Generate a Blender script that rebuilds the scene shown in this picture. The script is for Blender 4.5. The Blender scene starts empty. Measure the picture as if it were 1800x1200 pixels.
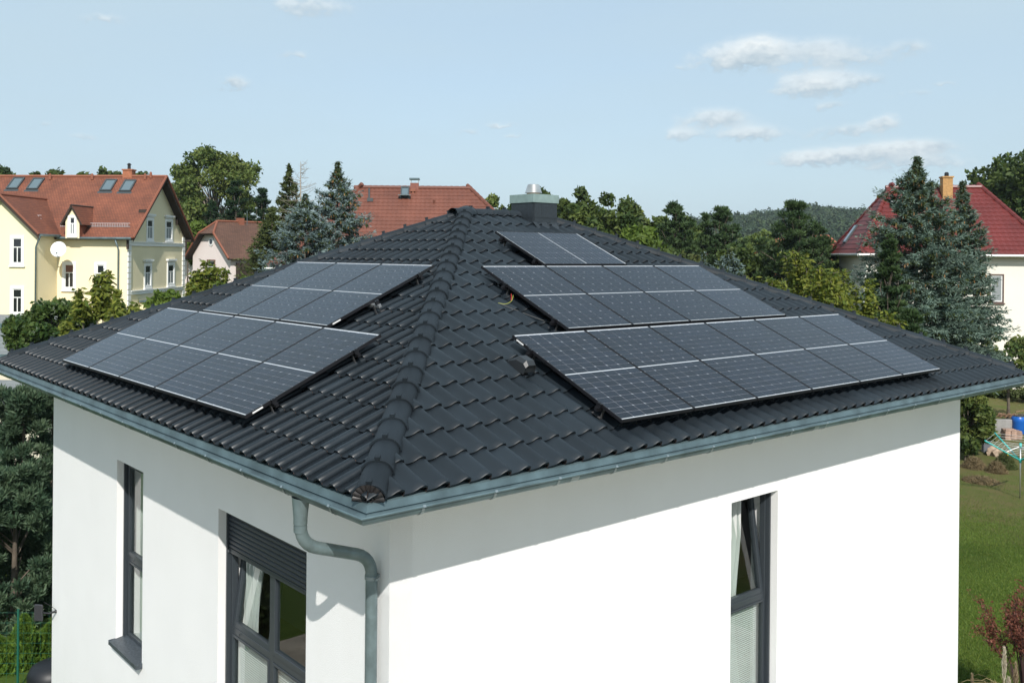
import bpy, bmesh, math, random
import numpy as np
from mathutils import Vector, Matrix
random.seed(7); rng = np.random.default_rng(7)
S = bpy.context.scene
COL = S.collection
rad = math.radians

# ------------------------------------------------------------------ camera
CAM = Vector((-3.9035, -5.8128, 1.8747))
RT = Vector((0.7739, -0.6333, 0.0086)).normalized()
FW = Vector((0.6333, 0.7739, -0.0014)).normalized()
UP = RT.cross(FW).normalized(); RT = FW.cross(UP)
F_PX, CX, CY = 1640.46, 804.8, 448.65
cd = bpy.data.cameras.new('camera'); co = bpy.data.objects.new('camera', cd); COL.objects.link(co)
co.matrix_world = Matrix(((RT.x, UP.x, -FW.x, CAM.x), (RT.y, UP.y, -FW.y, CAM.y), (RT.z, UP.z, -FW.z, CAM.z), (0, 0, 0, 1)))
cd.sensor_width = 36; cd.lens = F_PX / 1800 * 36
cd.shift_x = (900 - CX) / 1800; cd.shift_y = -(600 - CY) / 1800
cd.clip_start = 0.1; cd.clip_end = 8000
S.camera = co

# ------------------------------------------------------------------ sky, sun, exposure
SUN_TO = Vector((-1, -1.48, 1.48)).normalized()
world = bpy.data.worlds.new('World'); S.world = world; world.use_nodes = True
nt = world.node_tree; N = nt.nodes; LK = nt.links; N.clear()
def nd(tree, t, **kw):
    n = tree.nodes.new(t)
    for k, v in kw.items():
        if k.startswith('i_'): n.inputs[k[2:].replace('_', ' ')].default_value = v
        else: setattr(n, k, v)
    return n
sky = nd(nt, 'ShaderNodeTexSky', sky_type='NISHITA', sun_disc=False, sun_elevation=math.asin(SUN_TO.z),
         sun_rotation=math.atan2(SUN_TO.x, SUN_TO.y) % (2 * math.pi), altitude=200, air_density=1.0, dust_density=1.2, ozone_density=1.6)
SKY_STRENGTH = 0.14
def mth(tree, op, a, b=None, c=None, clamp=False):
    n = tree.nodes.new('ShaderNodeMath'); n.operation = op; n.use_clamp = clamp
    for i, v in enumerate((a, b, c)):
        if v is None: continue
        if isinstance(v, (int, float)): n.inputs[i].default_value = v
        else: tree.links.new(v, n.inputs[i])
    return n.outputs[0]
def mixc(tree, f, a, b, mode='MIX'):
    n = tree.nodes.new('ShaderNodeMix'); n.data_type = 'RGBA'; n.blend_type = mode
    for i, v in ((0, f), (6, a), (7, b)):
        if isinstance(v, (int, float)): n.inputs[i].default_value = v
        elif isinstance(v, tuple): n.inputs[i].default_value = (*v, 1)
        else: tree.links.new(v, n.inputs[i])
    return n.outputs[2]
def build_world():
    tc = nd(nt, 'ShaderNodeTexCoord')
    sep = nd(nt, 'ShaderNodeSeparateXYZ'); LK.new(tc.outputs['Generated'], sep.inputs[0])
    X, Y, Z = sep.outputs
    # thin high veil that whitens the blue everywhere, a little unevenly
    vn = nd(nt, 'ShaderNodeTexNoise'); vn.inputs['Scale'].default_value = 2.2; vn.inputs['Detail'].default_value = 3
    mp = nd(nt, 'ShaderNodeMapping'); mp.inputs['Scale'].default_value = (1, 1, 4); LK.new(tc.outputs['Generated'], mp.inputs[0]); LK.new(mp.outputs[0], vn.inputs['Vector'])
    veil = mth(nt, 'MULTIPLY_ADD', vn.outputs[0], 0.50, 0.58, clamp=True)
    base = mixc(nt, veil, sky.outputs[0], (3.46, 4.44, 5.04))
    # azimuth / elevation coordinates on the sky (radians), azimuth measured from the lane the roof ridge points at
    az = mth(nt, 'ARCTAN2', X, Y); el = mth(nt, 'ARCSINE', Z)
    cn = nd(nt, 'ShaderNodeTexNoise'); cn.inputs['Scale'].default_value = 30; cn.inputs['Detail'].default_value = 8; cn.inputs['Roughness'].default_value = 0.58
    mp2 = nd(nt, 'ShaderNodeMapping'); mp2.inputs['Scale'].default_value = (1, 1, 1.7); LK.new(tc.outputs['Generated'], mp2.inputs[0]); LK.new(mp2.outputs[0], cn.inputs['Vector'])
    cn2 = nd(nt, 'ShaderNodeTexNoise'); cn2.inputs['Scale'].default_value = 110; cn2.inputs['Detail'].default_value = 6; LK.new(mp2.outputs[0], cn2.inputs['Vector'])
    tot = wsum = shs = None
    # the edges of the puffs wander with the noise
    wa_ = mth(nt, 'MULTIPLY', mth(nt, 'SUBTRACT', cn.outputs['Fac'], .5), .055); we_ = mth(nt, 'MULTIPLY', mth(nt, 'SUBTRACT', cn2.outputs['Fac'], .5), .012)
    azw = mth(nt, 'ADD', az, wa_); elw = mth(nt, 'ADD', el, mth(nt, 'ADD', we_, mth(nt, 'MULTIPLY', wa_, .22)))
    for (a, e, wa, we, d) in CLOUDS:
        da = mth(nt, 'DIVIDE', mth(nt, 'SUBTRACT', azw, a), wa); de = mth(nt, 'DIVIDE', mth(nt, 'SUBTRACT', elw, e), we)
        de2 = mth(nt, 'ADD', mth(nt, 'MULTIPLY', mth(nt, 'MINIMUM', de, 0.0), 1.9), mth(nt, 'MAXIMUM', de, 0.0))
        w = mth(nt, 'EXPONENT', mth(nt, 'MULTIPLY', mth(nt, 'ADD', mth(nt, 'MULTIPLY', da, da), mth(nt, 'MULTIPLY', de2, de2)), -2.6))
        m = mth(nt, 'MULTIPLY', w, d); sv = mth(nt, 'MULTIPLY', w, de)
        tot = m if tot is None else mth(nt, 'ADD', tot, m); wsum = w if wsum is None else mth(nt, 'ADD', wsum, w); shs = sv if shs is None else mth(nt, 'ADD', shs, sv)
    nz = mth(nt, 'ADD', mth(nt, 'MULTIPLY', mth(nt, 'SUBTRACT', cn.outputs['Fac'], .5), 1.3), mth(nt, 'MULTIPLY', mth(nt, 'SUBTRACT', cn2.outputs['Fac'], .5), .9))
    body = mth(nt, 'SUBTRACT', mth(nt, 'ADD', tot, mth(nt, 'MULTIPLY', nz, mth(nt, 'MINIMUM', mth(nt, 'MULTIPLY', tot, 2.6), .95))), .12)
    den = mth(nt, 'MULTIPLY', body, 2.4, clamp=True)
    den = mth(nt, 'MULTIPLY', den, mth(nt, 'MULTIPLY_ADD', tot, .7, .26, clamp=True))
    shade = mth(nt, 'DIVIDE', shs, mth(nt, 'ADD', wsum, .02))
    sh = mth(nt, 'ADD', mth(nt, 'MULTIPLY_ADD', shade, 1.15, .34), mth(nt, 'MULTIPLY', nz, .6), clamp=True)
    ccol = mixc(nt, sh, (2.85, 3.6, 4.15), (5.6, 5.95, 6.05))
    colr = mixc(nt, den, base, ccol)
    bg = nd(nt, 'ShaderNodeBackground'); bg.inputs[1].default_value = SKY_STRENGTH; LK.new(colr, bg.inputs[0])
    o = nd(nt, 'ShaderNodeOutputWorld'); LK.new(bg.outputs[0], o.inputs[0])
def azel(px, py):
    d = (FW + RT * ((px - CX) / F_PX) - UP * ((py - CY) / F_PX)).normalized()
    return math.atan2(d.x, d.y), math.asin(d.z)
CLOUDS = []
for (px, py, wx, wy, d) in [(1300, 108, 95, 40, 1.25), (1340, 92, 50, 30, 1.3), (1440, 92, 90, 32, .75), (1590, 88, 50, 20, .62), (1480, 110, 130, 22, .6),
                            (1443, 152, 82, 34, 1.25), (1530, 142, 40, 16, .4), (1605, 168, 48, 12, .5), (1455, 188, 40, 12, .6),
                            (1260, 212, 78, 26, .95), (1205, 238, 48, 18, .75), (1320, 238, 75, 22, .95), (1490, 232, 80, 18, .65), (1558, 218, 32, 20, .9),
                            (1600, 265, 90, 24, .95), (1500, 278, 120, 26, .9), (1420, 285, 85, 22, .75), (1610, 290, 110, 20, .8),
                            (405, 150, 46, 22, .85), (545, 15, 110, 34, .62), (180, 35, 55, 15, .55), (65, 220, 26, 9, .52), (140, 242, 46, 10, .5), (880, 222, 40, 9, .58), (818, 235, 34, 11, .56), (520, 98, 34, 12, .56), (900, 240, 20, 7, .5), (1770, 300, 55, 11, .55), (1190, 122, 30, 8, .5), (1660, 150, 26, 7, .5)]:
    a, e = azel(px, py); CLOUDS.append((a, e, wx / F_PX * 1.05, wy / F_PX * 1.15, d))
build_world()
sl = bpy.data.lights.new('sun', 'SUN'); sl.energy = 4.4; sl.angle = rad(0.53); sl.color = (1, 0.955, 0.89)
so = bpy.data.objects.new('sun', sl); COL.objects.link(so); so.rotation_euler = SUN_TO.to_track_quat('Z', 'Y').to_euler()
S.view_settings.view_transform = 'Standard'; S.view_settings.look = 'None'; S.view_settings.gamma = 1
S.view_settings.use_curve_mapping = False; S.view_settings.exposure = 0.22

# ------------------------------------------------------------------ helpers
def at(px, py, depth):                       # point of the place seen at pixel (of 1800x1200), given its depth in metres
    return CAM + (FW + RT * ((px - CX) / F_PX) - UP * ((py - CY) / F_PX)) * depth
GZ = -5.93
def new_mat(name, col, rough=0.6, metal=0.0, spec=0.5, noise=None, bump=None, attr=None, coat=0.0, coords='Object', extra=None):
    """noise=(scale, amount, detail) value variation; bump=(scale, strength, distance); attr=(name, colour2)"""
    m = bpy.data.materials.new(name); m.use_nodes = True; t = m.node_tree
    b = t.nodes['Principled BSDF']
    b.inputs['Base Color'].default_value = (*col, 1); b.inputs['Roughness'].default_value = rough
    b.inputs['Metallic'].default_value = metal; b.inputs['Specular IOR Level'].default_value = spec
    b.inputs['Coat Weight'].default_value = coat
    tc = nd(t, 'ShaderNodeTexCoord'); cur = None
    if coords == 'Position': tc = nd(t, 'ShaderNodeNewGeometry')
    if attr:
        a = nd(t, 'ShaderNodeAttribute', attribute_name=attr[0]); cur = mixc(t, a.outputs['Fac'], col, attr[1])
    if noise:
        n = nd(t, 'ShaderNodeTexNoise'); n.inputs['Scale'].default_value = noise[0]; n.inputs['Detail'].default_value = noise[2] if len(noise) > 2 else 4
        t.links.new(tc.outputs[coords], n.inputs['Vector'])
        mr = nd(t, 'ShaderNodeMapRange'); mr.inputs['From Min'].default_value = .3; mr.inputs['From Max'].default_value = .7
        mr.inputs['To Min'].default_value = 1 - noise[1]; mr.inputs['To Max'].default_value = 1 + noise[1]; t.links.new(n.outputs[0], mr.inputs[0])
        vm = nd(t, 'ShaderNodeVectorMath', operation='SCALE')
        if cur is None: vm.inputs[0].default_value = col
        else: t.links.new(cur, vm.inputs[0])
        t.links.new(mr.outputs[0], vm.inputs['Scale']); cur = vm.outputs[0]
    if cur is not None: t.links.new(cur, b.inputs['Base Color'])
    if bump:
        n = nd(t, 'ShaderNodeTexNoise'); n.inputs['Scale'].default_value = bump[0]; n.inputs['Detail'].default_value = 4
        t.links.new(tc.outputs[coords], n.inputs['Vector'])
        bp = nd(t, 'ShaderNodeBump'); bp.inputs['Strength'].default_value = bump[1]; bp.inputs['Distance'].default_value = bump[2]
        t.links.new(n.outputs[0], bp.inputs['Height']); t.links.new(bp.outputs[0], b.inputs['Normal'])
    return m
def obj_rand(m, amt, src=None):              # small per-object value shift
    t = m.node_tree; b = t.nodes['Principled BSDF']; oi = nd(t, 'ShaderNodeObjectInfo')
    mr = nd(t, 'ShaderNodeMapRange'); mr.inputs['To Min'].default_value = 1 - amt; mr.inputs['To Max'].default_value = 1 + amt; t.links.new(oi.outputs['Random'], mr.inputs[0])
    vm = nd(t, 'ShaderNodeVectorMath', operation='SCALE'); L0 = b.inputs['Base Color'].links
    if L0: t.links.new(L0[0].from_socket, vm.inputs[0])
    else: vm.inputs[0].default_value = b.inputs['Base Color'].default_value[:3]
    t.links.new(mr.outputs[0], vm.inputs['Scale']); t.links.new(vm.outputs[0], b.inputs['Base Color'])
    return m
def leaf_mat(name, c1, c2, transl=0.25, rough=0.6):
    m = new_mat(name, c1, rough, spec=0.25, attr=('tone', c2), noise=(0.35, .22, 3))
    t = m.node_tree; b = t.nodes['Principled BSDF']; out = t.nodes['Material Output']
    tr = nd(t, 'ShaderNodeBsdfTranslucent'); src = b.inputs['Base Color'].links[0].from_socket
    t.links.new(src, tr.inputs[0]); mx = nd(t, 'ShaderNodeMixShader'); mx.inputs[0].default_value = transl
    t.links.new(b.outputs[0], mx.inputs[1]); t.links.new(tr.outputs[0], mx.inputs[2]); t.links.new(mx.outputs[0], out.inputs[0])
    return m

class MB:
    """mesh builder"""
    def __init__(s): s.v = []; s.f = []; s.m = []
    def add(s, vs, fs, mi=0):
        o = len(s.v); s.v += [tuple(v) for v in vs]; s.f += [tuple(i + o for i in f) for f in fs]; s.m += [mi] * len(fs)
    def quad(s, *p, mi=0): s.add(p, [tuple(range(len(p)))], mi)
    def box(s, x0, x1, y0, y1, z0, z1, mi=0, M=None):
        v = [(x, y, z) for z in (z0, z1) for y in (y0, y1) for x in (x0, x1)]
        if M is not None: v = [tuple(M @ Vector(p)) for p in v]
        s.add(v, [(0, 2, 3, 1), (4, 5, 7, 6), (0, 1, 5, 4), (2, 6, 7, 3), (0, 4, 6, 2), (1, 3, 7, 5)], mi)
    def tube(s, pts, radii, n=8, cap=True, mi=0):
        pts = [Vector(p) for p in pts]
        if not hasattr(radii, '__len__'): radii = [radii] * len(pts)
        rings = []; prev = None
        for i, p in enumerate(pts):
            d = (pts[min(i + 1, len(pts) - 1)] - pts[max(i - 1, 0)]).normalized()
            if prev is None:
                a = Vector((0, 0, 1)) if abs(d.z) < .9 else Vector((1, 0, 0)); u = d.cross(a).normalized()
            else: u = (prev - d * prev.dot(d)).normalized()
            prev = u; w = d.cross(u)
            rings.append([p + (u * math.cos(2 * math.pi * k / n) + w * math.sin(2 * math.pi * k / n)) * radii[i] for k in range(n)])
        vs = [v for r in rings for v in r]; fs = []
        for i in range(len(rings) - 1):
            for k in range(n): fs.append((i * n + k, i * n + (k + 1) % n, (i + 1) * n + (k + 1) % n, (i + 1) * n + k))
        if cap: fs += [tuple(range(n - 1, -1, -1)), tuple(range((len(rings) - 1) * n, len(rings) * n))]
        s.add(vs, fs, mi)
    def mesh(s, name, mats, smooth=False):
        me = bpy.data.meshes.new(name); me.from_pydata(s.v, [], s.f)
        for m in (mats if isinstance(mats, (list, tuple)) else [mats]): me.materials.append(m)
        if any(s.m): me.polygons.foreach_set('material_index', s.m)
        if smooth: me.polygons.foreach_set('use_smooth', [True] * len(s.f))
        me.update(); return me
    def obj(s, name, mats, parent=None, smooth=False, M=None):
        return link(name, s.mesh(name, mats, smooth), parent, M)
def link(name, me, parent=None, M=None):
    o = bpy.data.objects.new(name, me); COL.objects.link(o)
    if parent is not None: o.parent = parent
    if M is not None: o.matrix_basis = M
    return o
def thing(name, label, cat, loc=(0, 0, 0), rz=0, group=None, M=None):
    o = bpy.data.objects.new(name, None); COL.objects.link(o); o.empty_display_size = .3
    if M is not None: o.matrix_basis = M
    else: o.location = loc; o.rotation_euler = (0, 0, rz)
    tag(o, label, cat, group); return o
def tag(o, label=None, cat=None, group=None, kind=None):
    if label: o['label'] = label
    if cat: o['category'] = cat
    if group: o['group'] = group
    if kind: o['kind'] = kind
    return o
def autosmooth(me, ang=40):
    bm = bmesh.new(); bm.from_mesh(me)
    for e in bm.edges:
        if len(e.link_faces) == 2 and e.calc_face_angle(0) > rad(ang): e.smooth = False
    for f in bm.faces: f.smooth = True
    bm.to_mesh(me); bm.free()
def frame_M(o, x, y, z): return Matrix(((x[0], y[0], z[0], o[0]), (x[1], y[1], z[1], o[1]), (x[2], y[2], z[2], o[2]), (0, 0, 0, 1)))

# ------------------------------------------------------------------ materials
def tile_material(name, col):
    m = new_mat(name, col, .5, spec=.42, noise=(1.1, .28, 8), bump=(180, .12, .002), coords='Position')
    t = m.node_tree; b = t.nodes['Principled BSDF']
    tc = nd(t, 'ShaderNodeTexCoord'); n = nd(t, 'ShaderNodeTexNoise'); n.inputs['Scale'].default_value = 14; n.inputs['Detail'].default_value = 6
    gp_ = nd(t, 'ShaderNodeNewGeometry'); t.links.new(gp_.outputs['Position'], n.inputs['Vector'])
    n2 = nd(t, 'ShaderNodeTexNoise'); n2.inputs['Scale'].default_value = 42; n2.inputs['Detail'].default_value = 8; n2.inputs['Roughness'].default_value = .7; t.links.new(gp_.outputs['Position'], n2.inputs['Vector'])
    dust = mth(t, 'MULTIPLY', mth(t, 'MULTIPLY_ADD', n2.outputs['Fac'], 6.0, -3.65, clamp=True), mth(t, 'MULTIPLY_ADD', n.outputs['Fac'], 2.0, -.6, clamp=True)); src = b.inputs['Base Color'].links[0].from_socket; t.links.new(mixc(t, mth(t, 'MULTIPLY', dust, .55), src, (.075, .072, .062)), b.inputs['Base Color'])
    mr = nd(t, 'ShaderNodeMapRange'); mr.inputs['To Min'].default_value = .32; mr.inputs['To Max'].default_value = .52; t.links.new(n.outputs[0], mr.inputs[0]); t.links.new(mr.outputs[0], b.inputs['Roughness'])
    return m
M_tile = obj_rand(tile_material('dark_engobed_tile', (.0105, .0155, .0205)), .20)
M_capt = obj_rand(new_mat('hip_cap_tile', (.0125, .0180, .0235), .62, spec=.28, noise=(1.4, .3, 8), bump=(180, .12, .002), coords='Position'), .15)
M_edge = new_mat('raw_tile_edge', (.060, .040, .034), .85, noise=(40, .5))
M_under = new_mat('roof_underlay_dark', (.02, .018, .018), .9)
M_render = new_mat('white_render', (.785, .785, .785), .9, spec=.2, noise=(1.2, .02, 6), bump=(130, .6, .005))
def weather(m):
    t = m.node_tree; b = t.nodes['Principled BSDF']; tc = nd(t, 'ShaderNodeTexCoord'); mp = nd(t, 'ShaderNodeMapping'); mp.inputs['Scale'].default_value = (3.2, 3.2, .22); n = nd(t, 'ShaderNodeTexNoise'); n.inputs['Scale'].default_value = 1.6; n.inputs['Detail'].default_value = 7
    t.links.new(tc.outputs['Object'], mp.inputs[0]); t.links.new(mp.outputs[0], n.inputs['Vector']); f = mth(t, 'MULTIPLY_ADD', n.outputs[0], 1.6, -.62, clamp=True); src = b.inputs['Base Color'].links[0].from_socket
    g = nd(t, 'ShaderNodeTexNoise'); g.inputs['Scale'].default_value = 220; g.inputs['Detail'].default_value = 2; t.links.new(tc.outputs['Object'], g.inputs['Vector']); c = mixc(t, mth(t, 'MULTIPLY', f, .10), src, (.62, .60, .55)); c = mixc(t, mth(t, 'MULTIPLY_ADD', g.outputs[0], .5, -.18, clamp=True), c, (.66, .655, .64)); t.links.new(c, b.inputs['Base Color'])
weather(M_render)
M_zinc = new_mat('weathered_zinc', (.110, .160, .175), .40, metal=.40, spec=.5, noise=(3.2, .34, 8), bump=(20, .05, .002))
M_zinc2 = new_mat('pipe_zinc', (.150, .200, .210), .45, metal=.40, spec=.5, noise=(9, .22, 7))
M_anth = new_mat('anthracite_window_frame', (.034, .042, .050), .38, spec=.5)
M_black = new_mat('black_anodised', (.010, .010, .012), .4, spec=.5)
M_alu = new_mat('bare_aluminium', (.62, .63, .64), .35, metal=.8)
M_slate = new_mat('dark_slate_cladding', (.020, .027, .034), .6, noise=(30, .35, 6), bump=(60, .3, .004))
M_white = new_mat('white_paint', (.75, .75, .74), .6)
M_steel = new_mat('rusty_stainless', (.6, .58, .55), .3, metal=.9, noise=(6, .2, 5))
M_cell = obj_rand(new_mat('solar_cell', (.006, .0095, .0180), .12, spec=.32, noise=(1.5, .3, 6)), .3)
M_back = new_mat('cell_gap_backsheet', (.46, .48, .54), .3)
M_ribbon = new_mat('silver_ribbon', (.25, .27, .30), .3)

# ------------------------------------------------------------------ ground
def smooth(a, b, x):
    t = np.clip((x - a) / (b - a), 0, 1); return t * t * (3 - 2 * t)
def ground_z(x, y):
    x = np.asarray(x, float); y = np.asarray(y, float)
    dx = x - CAM.x; dy = y - CAM.y
    dep = dx * FW.x + dy * FW.y; lat = dx * RT.x + dy * RT.y
    an = lat / np.maximum(dep, 1)
    z = GZ + 0.6 * np.sin(x / 37.) * np.cos(y / 29.) * smooth(45, 80, np.hypot(dx, dy))
    rise = smooth(330, 720, dep) * (1 - .6 * smooth(850, 1500, dep))
    hgt = 15 + 21 * smooth(.02, .5, an) + 2.0 * np.sin(an * 23) + 1.2 * np.sin(an * 51 + 1)
    return z + rise * hgt * smooth(-.7, .0, an) * (1 - smooth(1.1, 1.6, an))
def build_ground():
    r = np.concatenate([np.arange(-60, 100, 4.), 100 * 1.06 ** np.arange(0, 62)]); r = np.concatenate([-(60 * 1.12 ** np.arange(34, 0, -1)), r])
    gx, gy = np.meshgrid(r, r, indexing='ij'); gz = ground_z(gx, gy); n = len(r)
    v = np.stack([gx, gy, gz], -1).reshape(-1, 3)
    i = np.arange(n - 1)[:, None] * n + np.arange(n - 1)[None]; i = i.ravel()
    me = bpy.data.meshes.new('ground'); me.from_pydata(v.tolist(), [], np.stack([i, i + n, i + n + 1, i + 1], -1).tolist())
    m = bpy.data.materials.new('lawn_and_soil'); m.use_nodes = True; t = m.node_tree; b = t.nodes['Principled BSDF']; b.inputs['Roughness'].default_value = .95; b.inputs['Specular IOR Level'].default_value = .1
    tc = nd(t, 'ShaderNodeTexCoord')
    def noi(sc, de=6, ro=.6):
        n_ = nd(t, 'ShaderNodeTexNoise'); n_.inputs['Scale'].default_value = sc; n_.inputs['Detail'].default_value = de; n_.inputs['Roughness'].default_value = ro
        t.links.new(tc.outputs['Object'], n_.inputs['Vector']); return n_.outputs[0]
    g = mixc(t, mth(t, 'MULTIPLY_ADD', noi(.35), 2.2, -.6, clamp=True), (.058, .118, .016), (.120, .170, .032))
    g = mixc(t, mth(t, 'MULTIPLY_ADD', noi(14), 1.8, -.4, clamp=True), g, (.055, .085, .018))
    d = mixc(t, noi(6), (.16, .125, .06), (.09, .10, .03))
    # dry, worn belt further up the garden
    sp = nd(t, 'ShaderNodeSeparateXYZ'); t.links.new(tc.outputs['Object'], sp.inputs[0])
    far = mth(t, 'MULTIPLY_ADD', mth(t, 'ADD', sp.outputs[0], mth(t, 'MULTIPLY', noi(.25), 10)), .20, -5.25, clamp=True)
    col = mixc(t, mth(t, 'MULTIPLY', far, mth(t, 'MULTIPLY_ADD', noi(1.3), 2.4, -.45, clamp=True)), g, d)
    t.links.new(col, b.inputs['Base Color'])
    bp = nd(t, 'ShaderNodeBump'); bp.inputs['Strength'].default_value = .8; bp.inputs['Distance'].default_value = .06; t.links.new(noi(22, 8, .7), bp.inputs['Height']); t.links.new(bp.outputs[0], b.inputs['Normal'])
    me.materials.append(m); o = link('ground', me); tag(o, kind='structure')
build_ground()

# ------------------------------------------------------------------ the white house
A = 0.424; CA, SA, TA = math.cos(A), math.sin(A), math.tan(A)
W, D, OV = 12.69, 11.07, 0.715
RX0, RX1, RY = D / 2, W - D / 2, D / 2
house = thing('white_house', 'white rendered house in front with dark hipped tile roof carrying solar panels', 'house', (0, 0, GZ))
HM = Matrix.Translation((0, 0, -GZ))       # children are modelled in eave coordinates
def hp(mb, name, mats, smooth=False, M=None, ang=None):
    me = mb.mesh(name, mats, smooth)
    if ang: autosmooth(me, ang)
    return link(name, me, house, HM @ (M or Matrix()))

# walls with openings.  local wall frame: r = right as seen from outside, d = inward, z = up
ML = frame_M((OV, D - OV, 0), (0, -1, 0), (1, 0, 0), (0, 0, 1))      # left facade
MR = frame_M((OV, OV, 0), (1, 0, 0), (0, 1, 0), (0, 0, 1))           # right facade
LWID, RWID = D - 2 * OV, W - 2 * OV
WTOP = -.10
def wall(name, width, M, openings, T=.38):
    mb = MB(); us = sorted({0, width, *[o[0] for o in openings], *[o[1] for o in openings]}); zs = sorted({GZ - .3, WTOP, *[o[2] for o in openings], *[o[3] for o in openings]})
    for i in range(len(us) - 1):
        for j in range(len(zs) - 1):
            um, zm = (us[i] + us[i + 1]) / 2, (zs[j] + zs[j + 1]) / 2
            if any(o[0] < um < o[1] and o[2] < zm < o[3] for o in openings): continue
            mb.quad((us[i], 0, zs[j]), (us[i + 1], 0, zs[j]), (us[i + 1], 0, zs[j + 1]), (us[i], 0, zs[j + 1]))
            mb.quad((us[i], T, zs[j]), (us[i], T, zs[j + 1]), (us[i + 1], T, zs[j + 1]), (us[i + 1], T, zs[j]), mi=1)
    for (a, b, c, d) in openings:
        mb.quad((a, 0, c), (a, 0, d), (a, T, d), (a, T, c)); mb.quad((b, 0, c), (b, T, c), (b, T, d), (b, 0, d))
        mb.quad((a, 0, d), (b, 0, d), (b, T, d), (a, T, d)); mb.quad((a, 0, c), (a, T, c), (b, T, c), (b, 0, c))
    mb.quad((0, 0, GZ - .3), (0, T, GZ - .3), (0, T, WTOP), (0, 0, WTOP)); mb.quad((width, 0, GZ - .3), (width, 0, WTOP), (width, T, WTOP), (width, T, GZ - .3))
    return hp(mb, name, [M_render, M_inner], M=M)
M_inner = new_mat('room_plaster', (.35, .34, .32), .9)
YL = lambda y: (D - OV) - y                # world y -> r on left facade
WIN1 = (YL(7.355), YL(6.365), -3.58, -1.05); WIN2 = (YL(4.077), YL(2.11), -3.62, -1.03); WIN3 = (5.69 - OV, 6.685 - OV, -3.62, -1.065)
wall('wall', LWID, ML, [WIN1, WIN2]); wall('wall', RWID, MR, [WIN3])
mb = MB(); mb.box(W - OV - .38, W - OV, OV + .381, D - OV, GZ - .3, WTOP); hp(mb, 'wall', M_render)
mb = MB(); mb.box(OV + .381, W - OV - .381, D - OV - .38, D - OV, GZ - .3, WTOP); hp(mb, 'wall', M_render)
mb = MB(); mb.box(OV + .38, W - OV - .38, OV + .38, D - OV - .38, -3.98, -3.9); hp(mb, 'floor_slab', new_mat('oak_floor', (.22, .15, .09), .5, noise=(4, .2)))
mb = MB(); mb.box(OV + 2.6, OV + 2.7, OV + .38, D - OV - .38, -3.9, -.3); mb.box(OV + 2.7, W - OV - .38, OV + 3.2, OV + 3.3, -3.9, -.3); mb.box(OV + .38, W - OV - .38, OV + .38, D - OV - .38, -.28, -.2); hp(mb, 'partition_wall', M_inner)

# windows
def glass_mat():
    m = bpy.data.materials.new('window_glass'); m.use_nodes = True; t = m.node_tree; t.nodes.remove(t.nodes['Principled BSDF']); out = t.nodes['Material Output']
    tr = nd(t, 'ShaderNodeBsdfTransparent'); tr.inputs[0].default_value = (.90, .93, .92, 1); gl = nd(t, 'ShaderNodeBsdfGlossy'); gl.inputs['Roughness'].default_value = .01
    fr = nd(t, 'ShaderNodeFresnel'); fr.inputs[0].default_value = 1.55; mx = nd(t, 'ShaderNodeMixShader')
    ge = nd(t, 'ShaderNodeNewGeometry'); t.links.new(mth(t, 'MULTIPLY', mth(t, 'MULTIPLY_ADD', fr.outputs[0], 1.6, .01, clamp=True), mth(t, 'SUBTRACT', 1.0, ge.outputs['Backfacing'])), mx.inputs[0]); t.links.new(tr.outputs[0], mx.inputs[1]); t.links.new(gl.outputs[0], mx.inputs[2]); t.links.new(mx.outputs[0], out.inputs[0]); return m
M_glass = glass_mat()
def ring(mb, a, b, c, d, y0, y1, w):         # rectangular frame a..b x c..d, bar width w
    mb.box(a, a + w, y0, y1, c, d); mb.box(b - w, b, y0, y1, c, d); mb.box(a + w, b - w, y0, y1, c, c + w); mb.box(a + w, b - w, y0, y1, d - w, d)
def bevel(me, w=.004):
    bm = bmesh.new(); bm.from_mesh(me); bmesh.ops.bevel(bm, geom=bm.edges[:], offset=w, segments=1, affect='EDGES', clamp_overlap=True); bm.to_mesh(me); bm.free()
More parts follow.
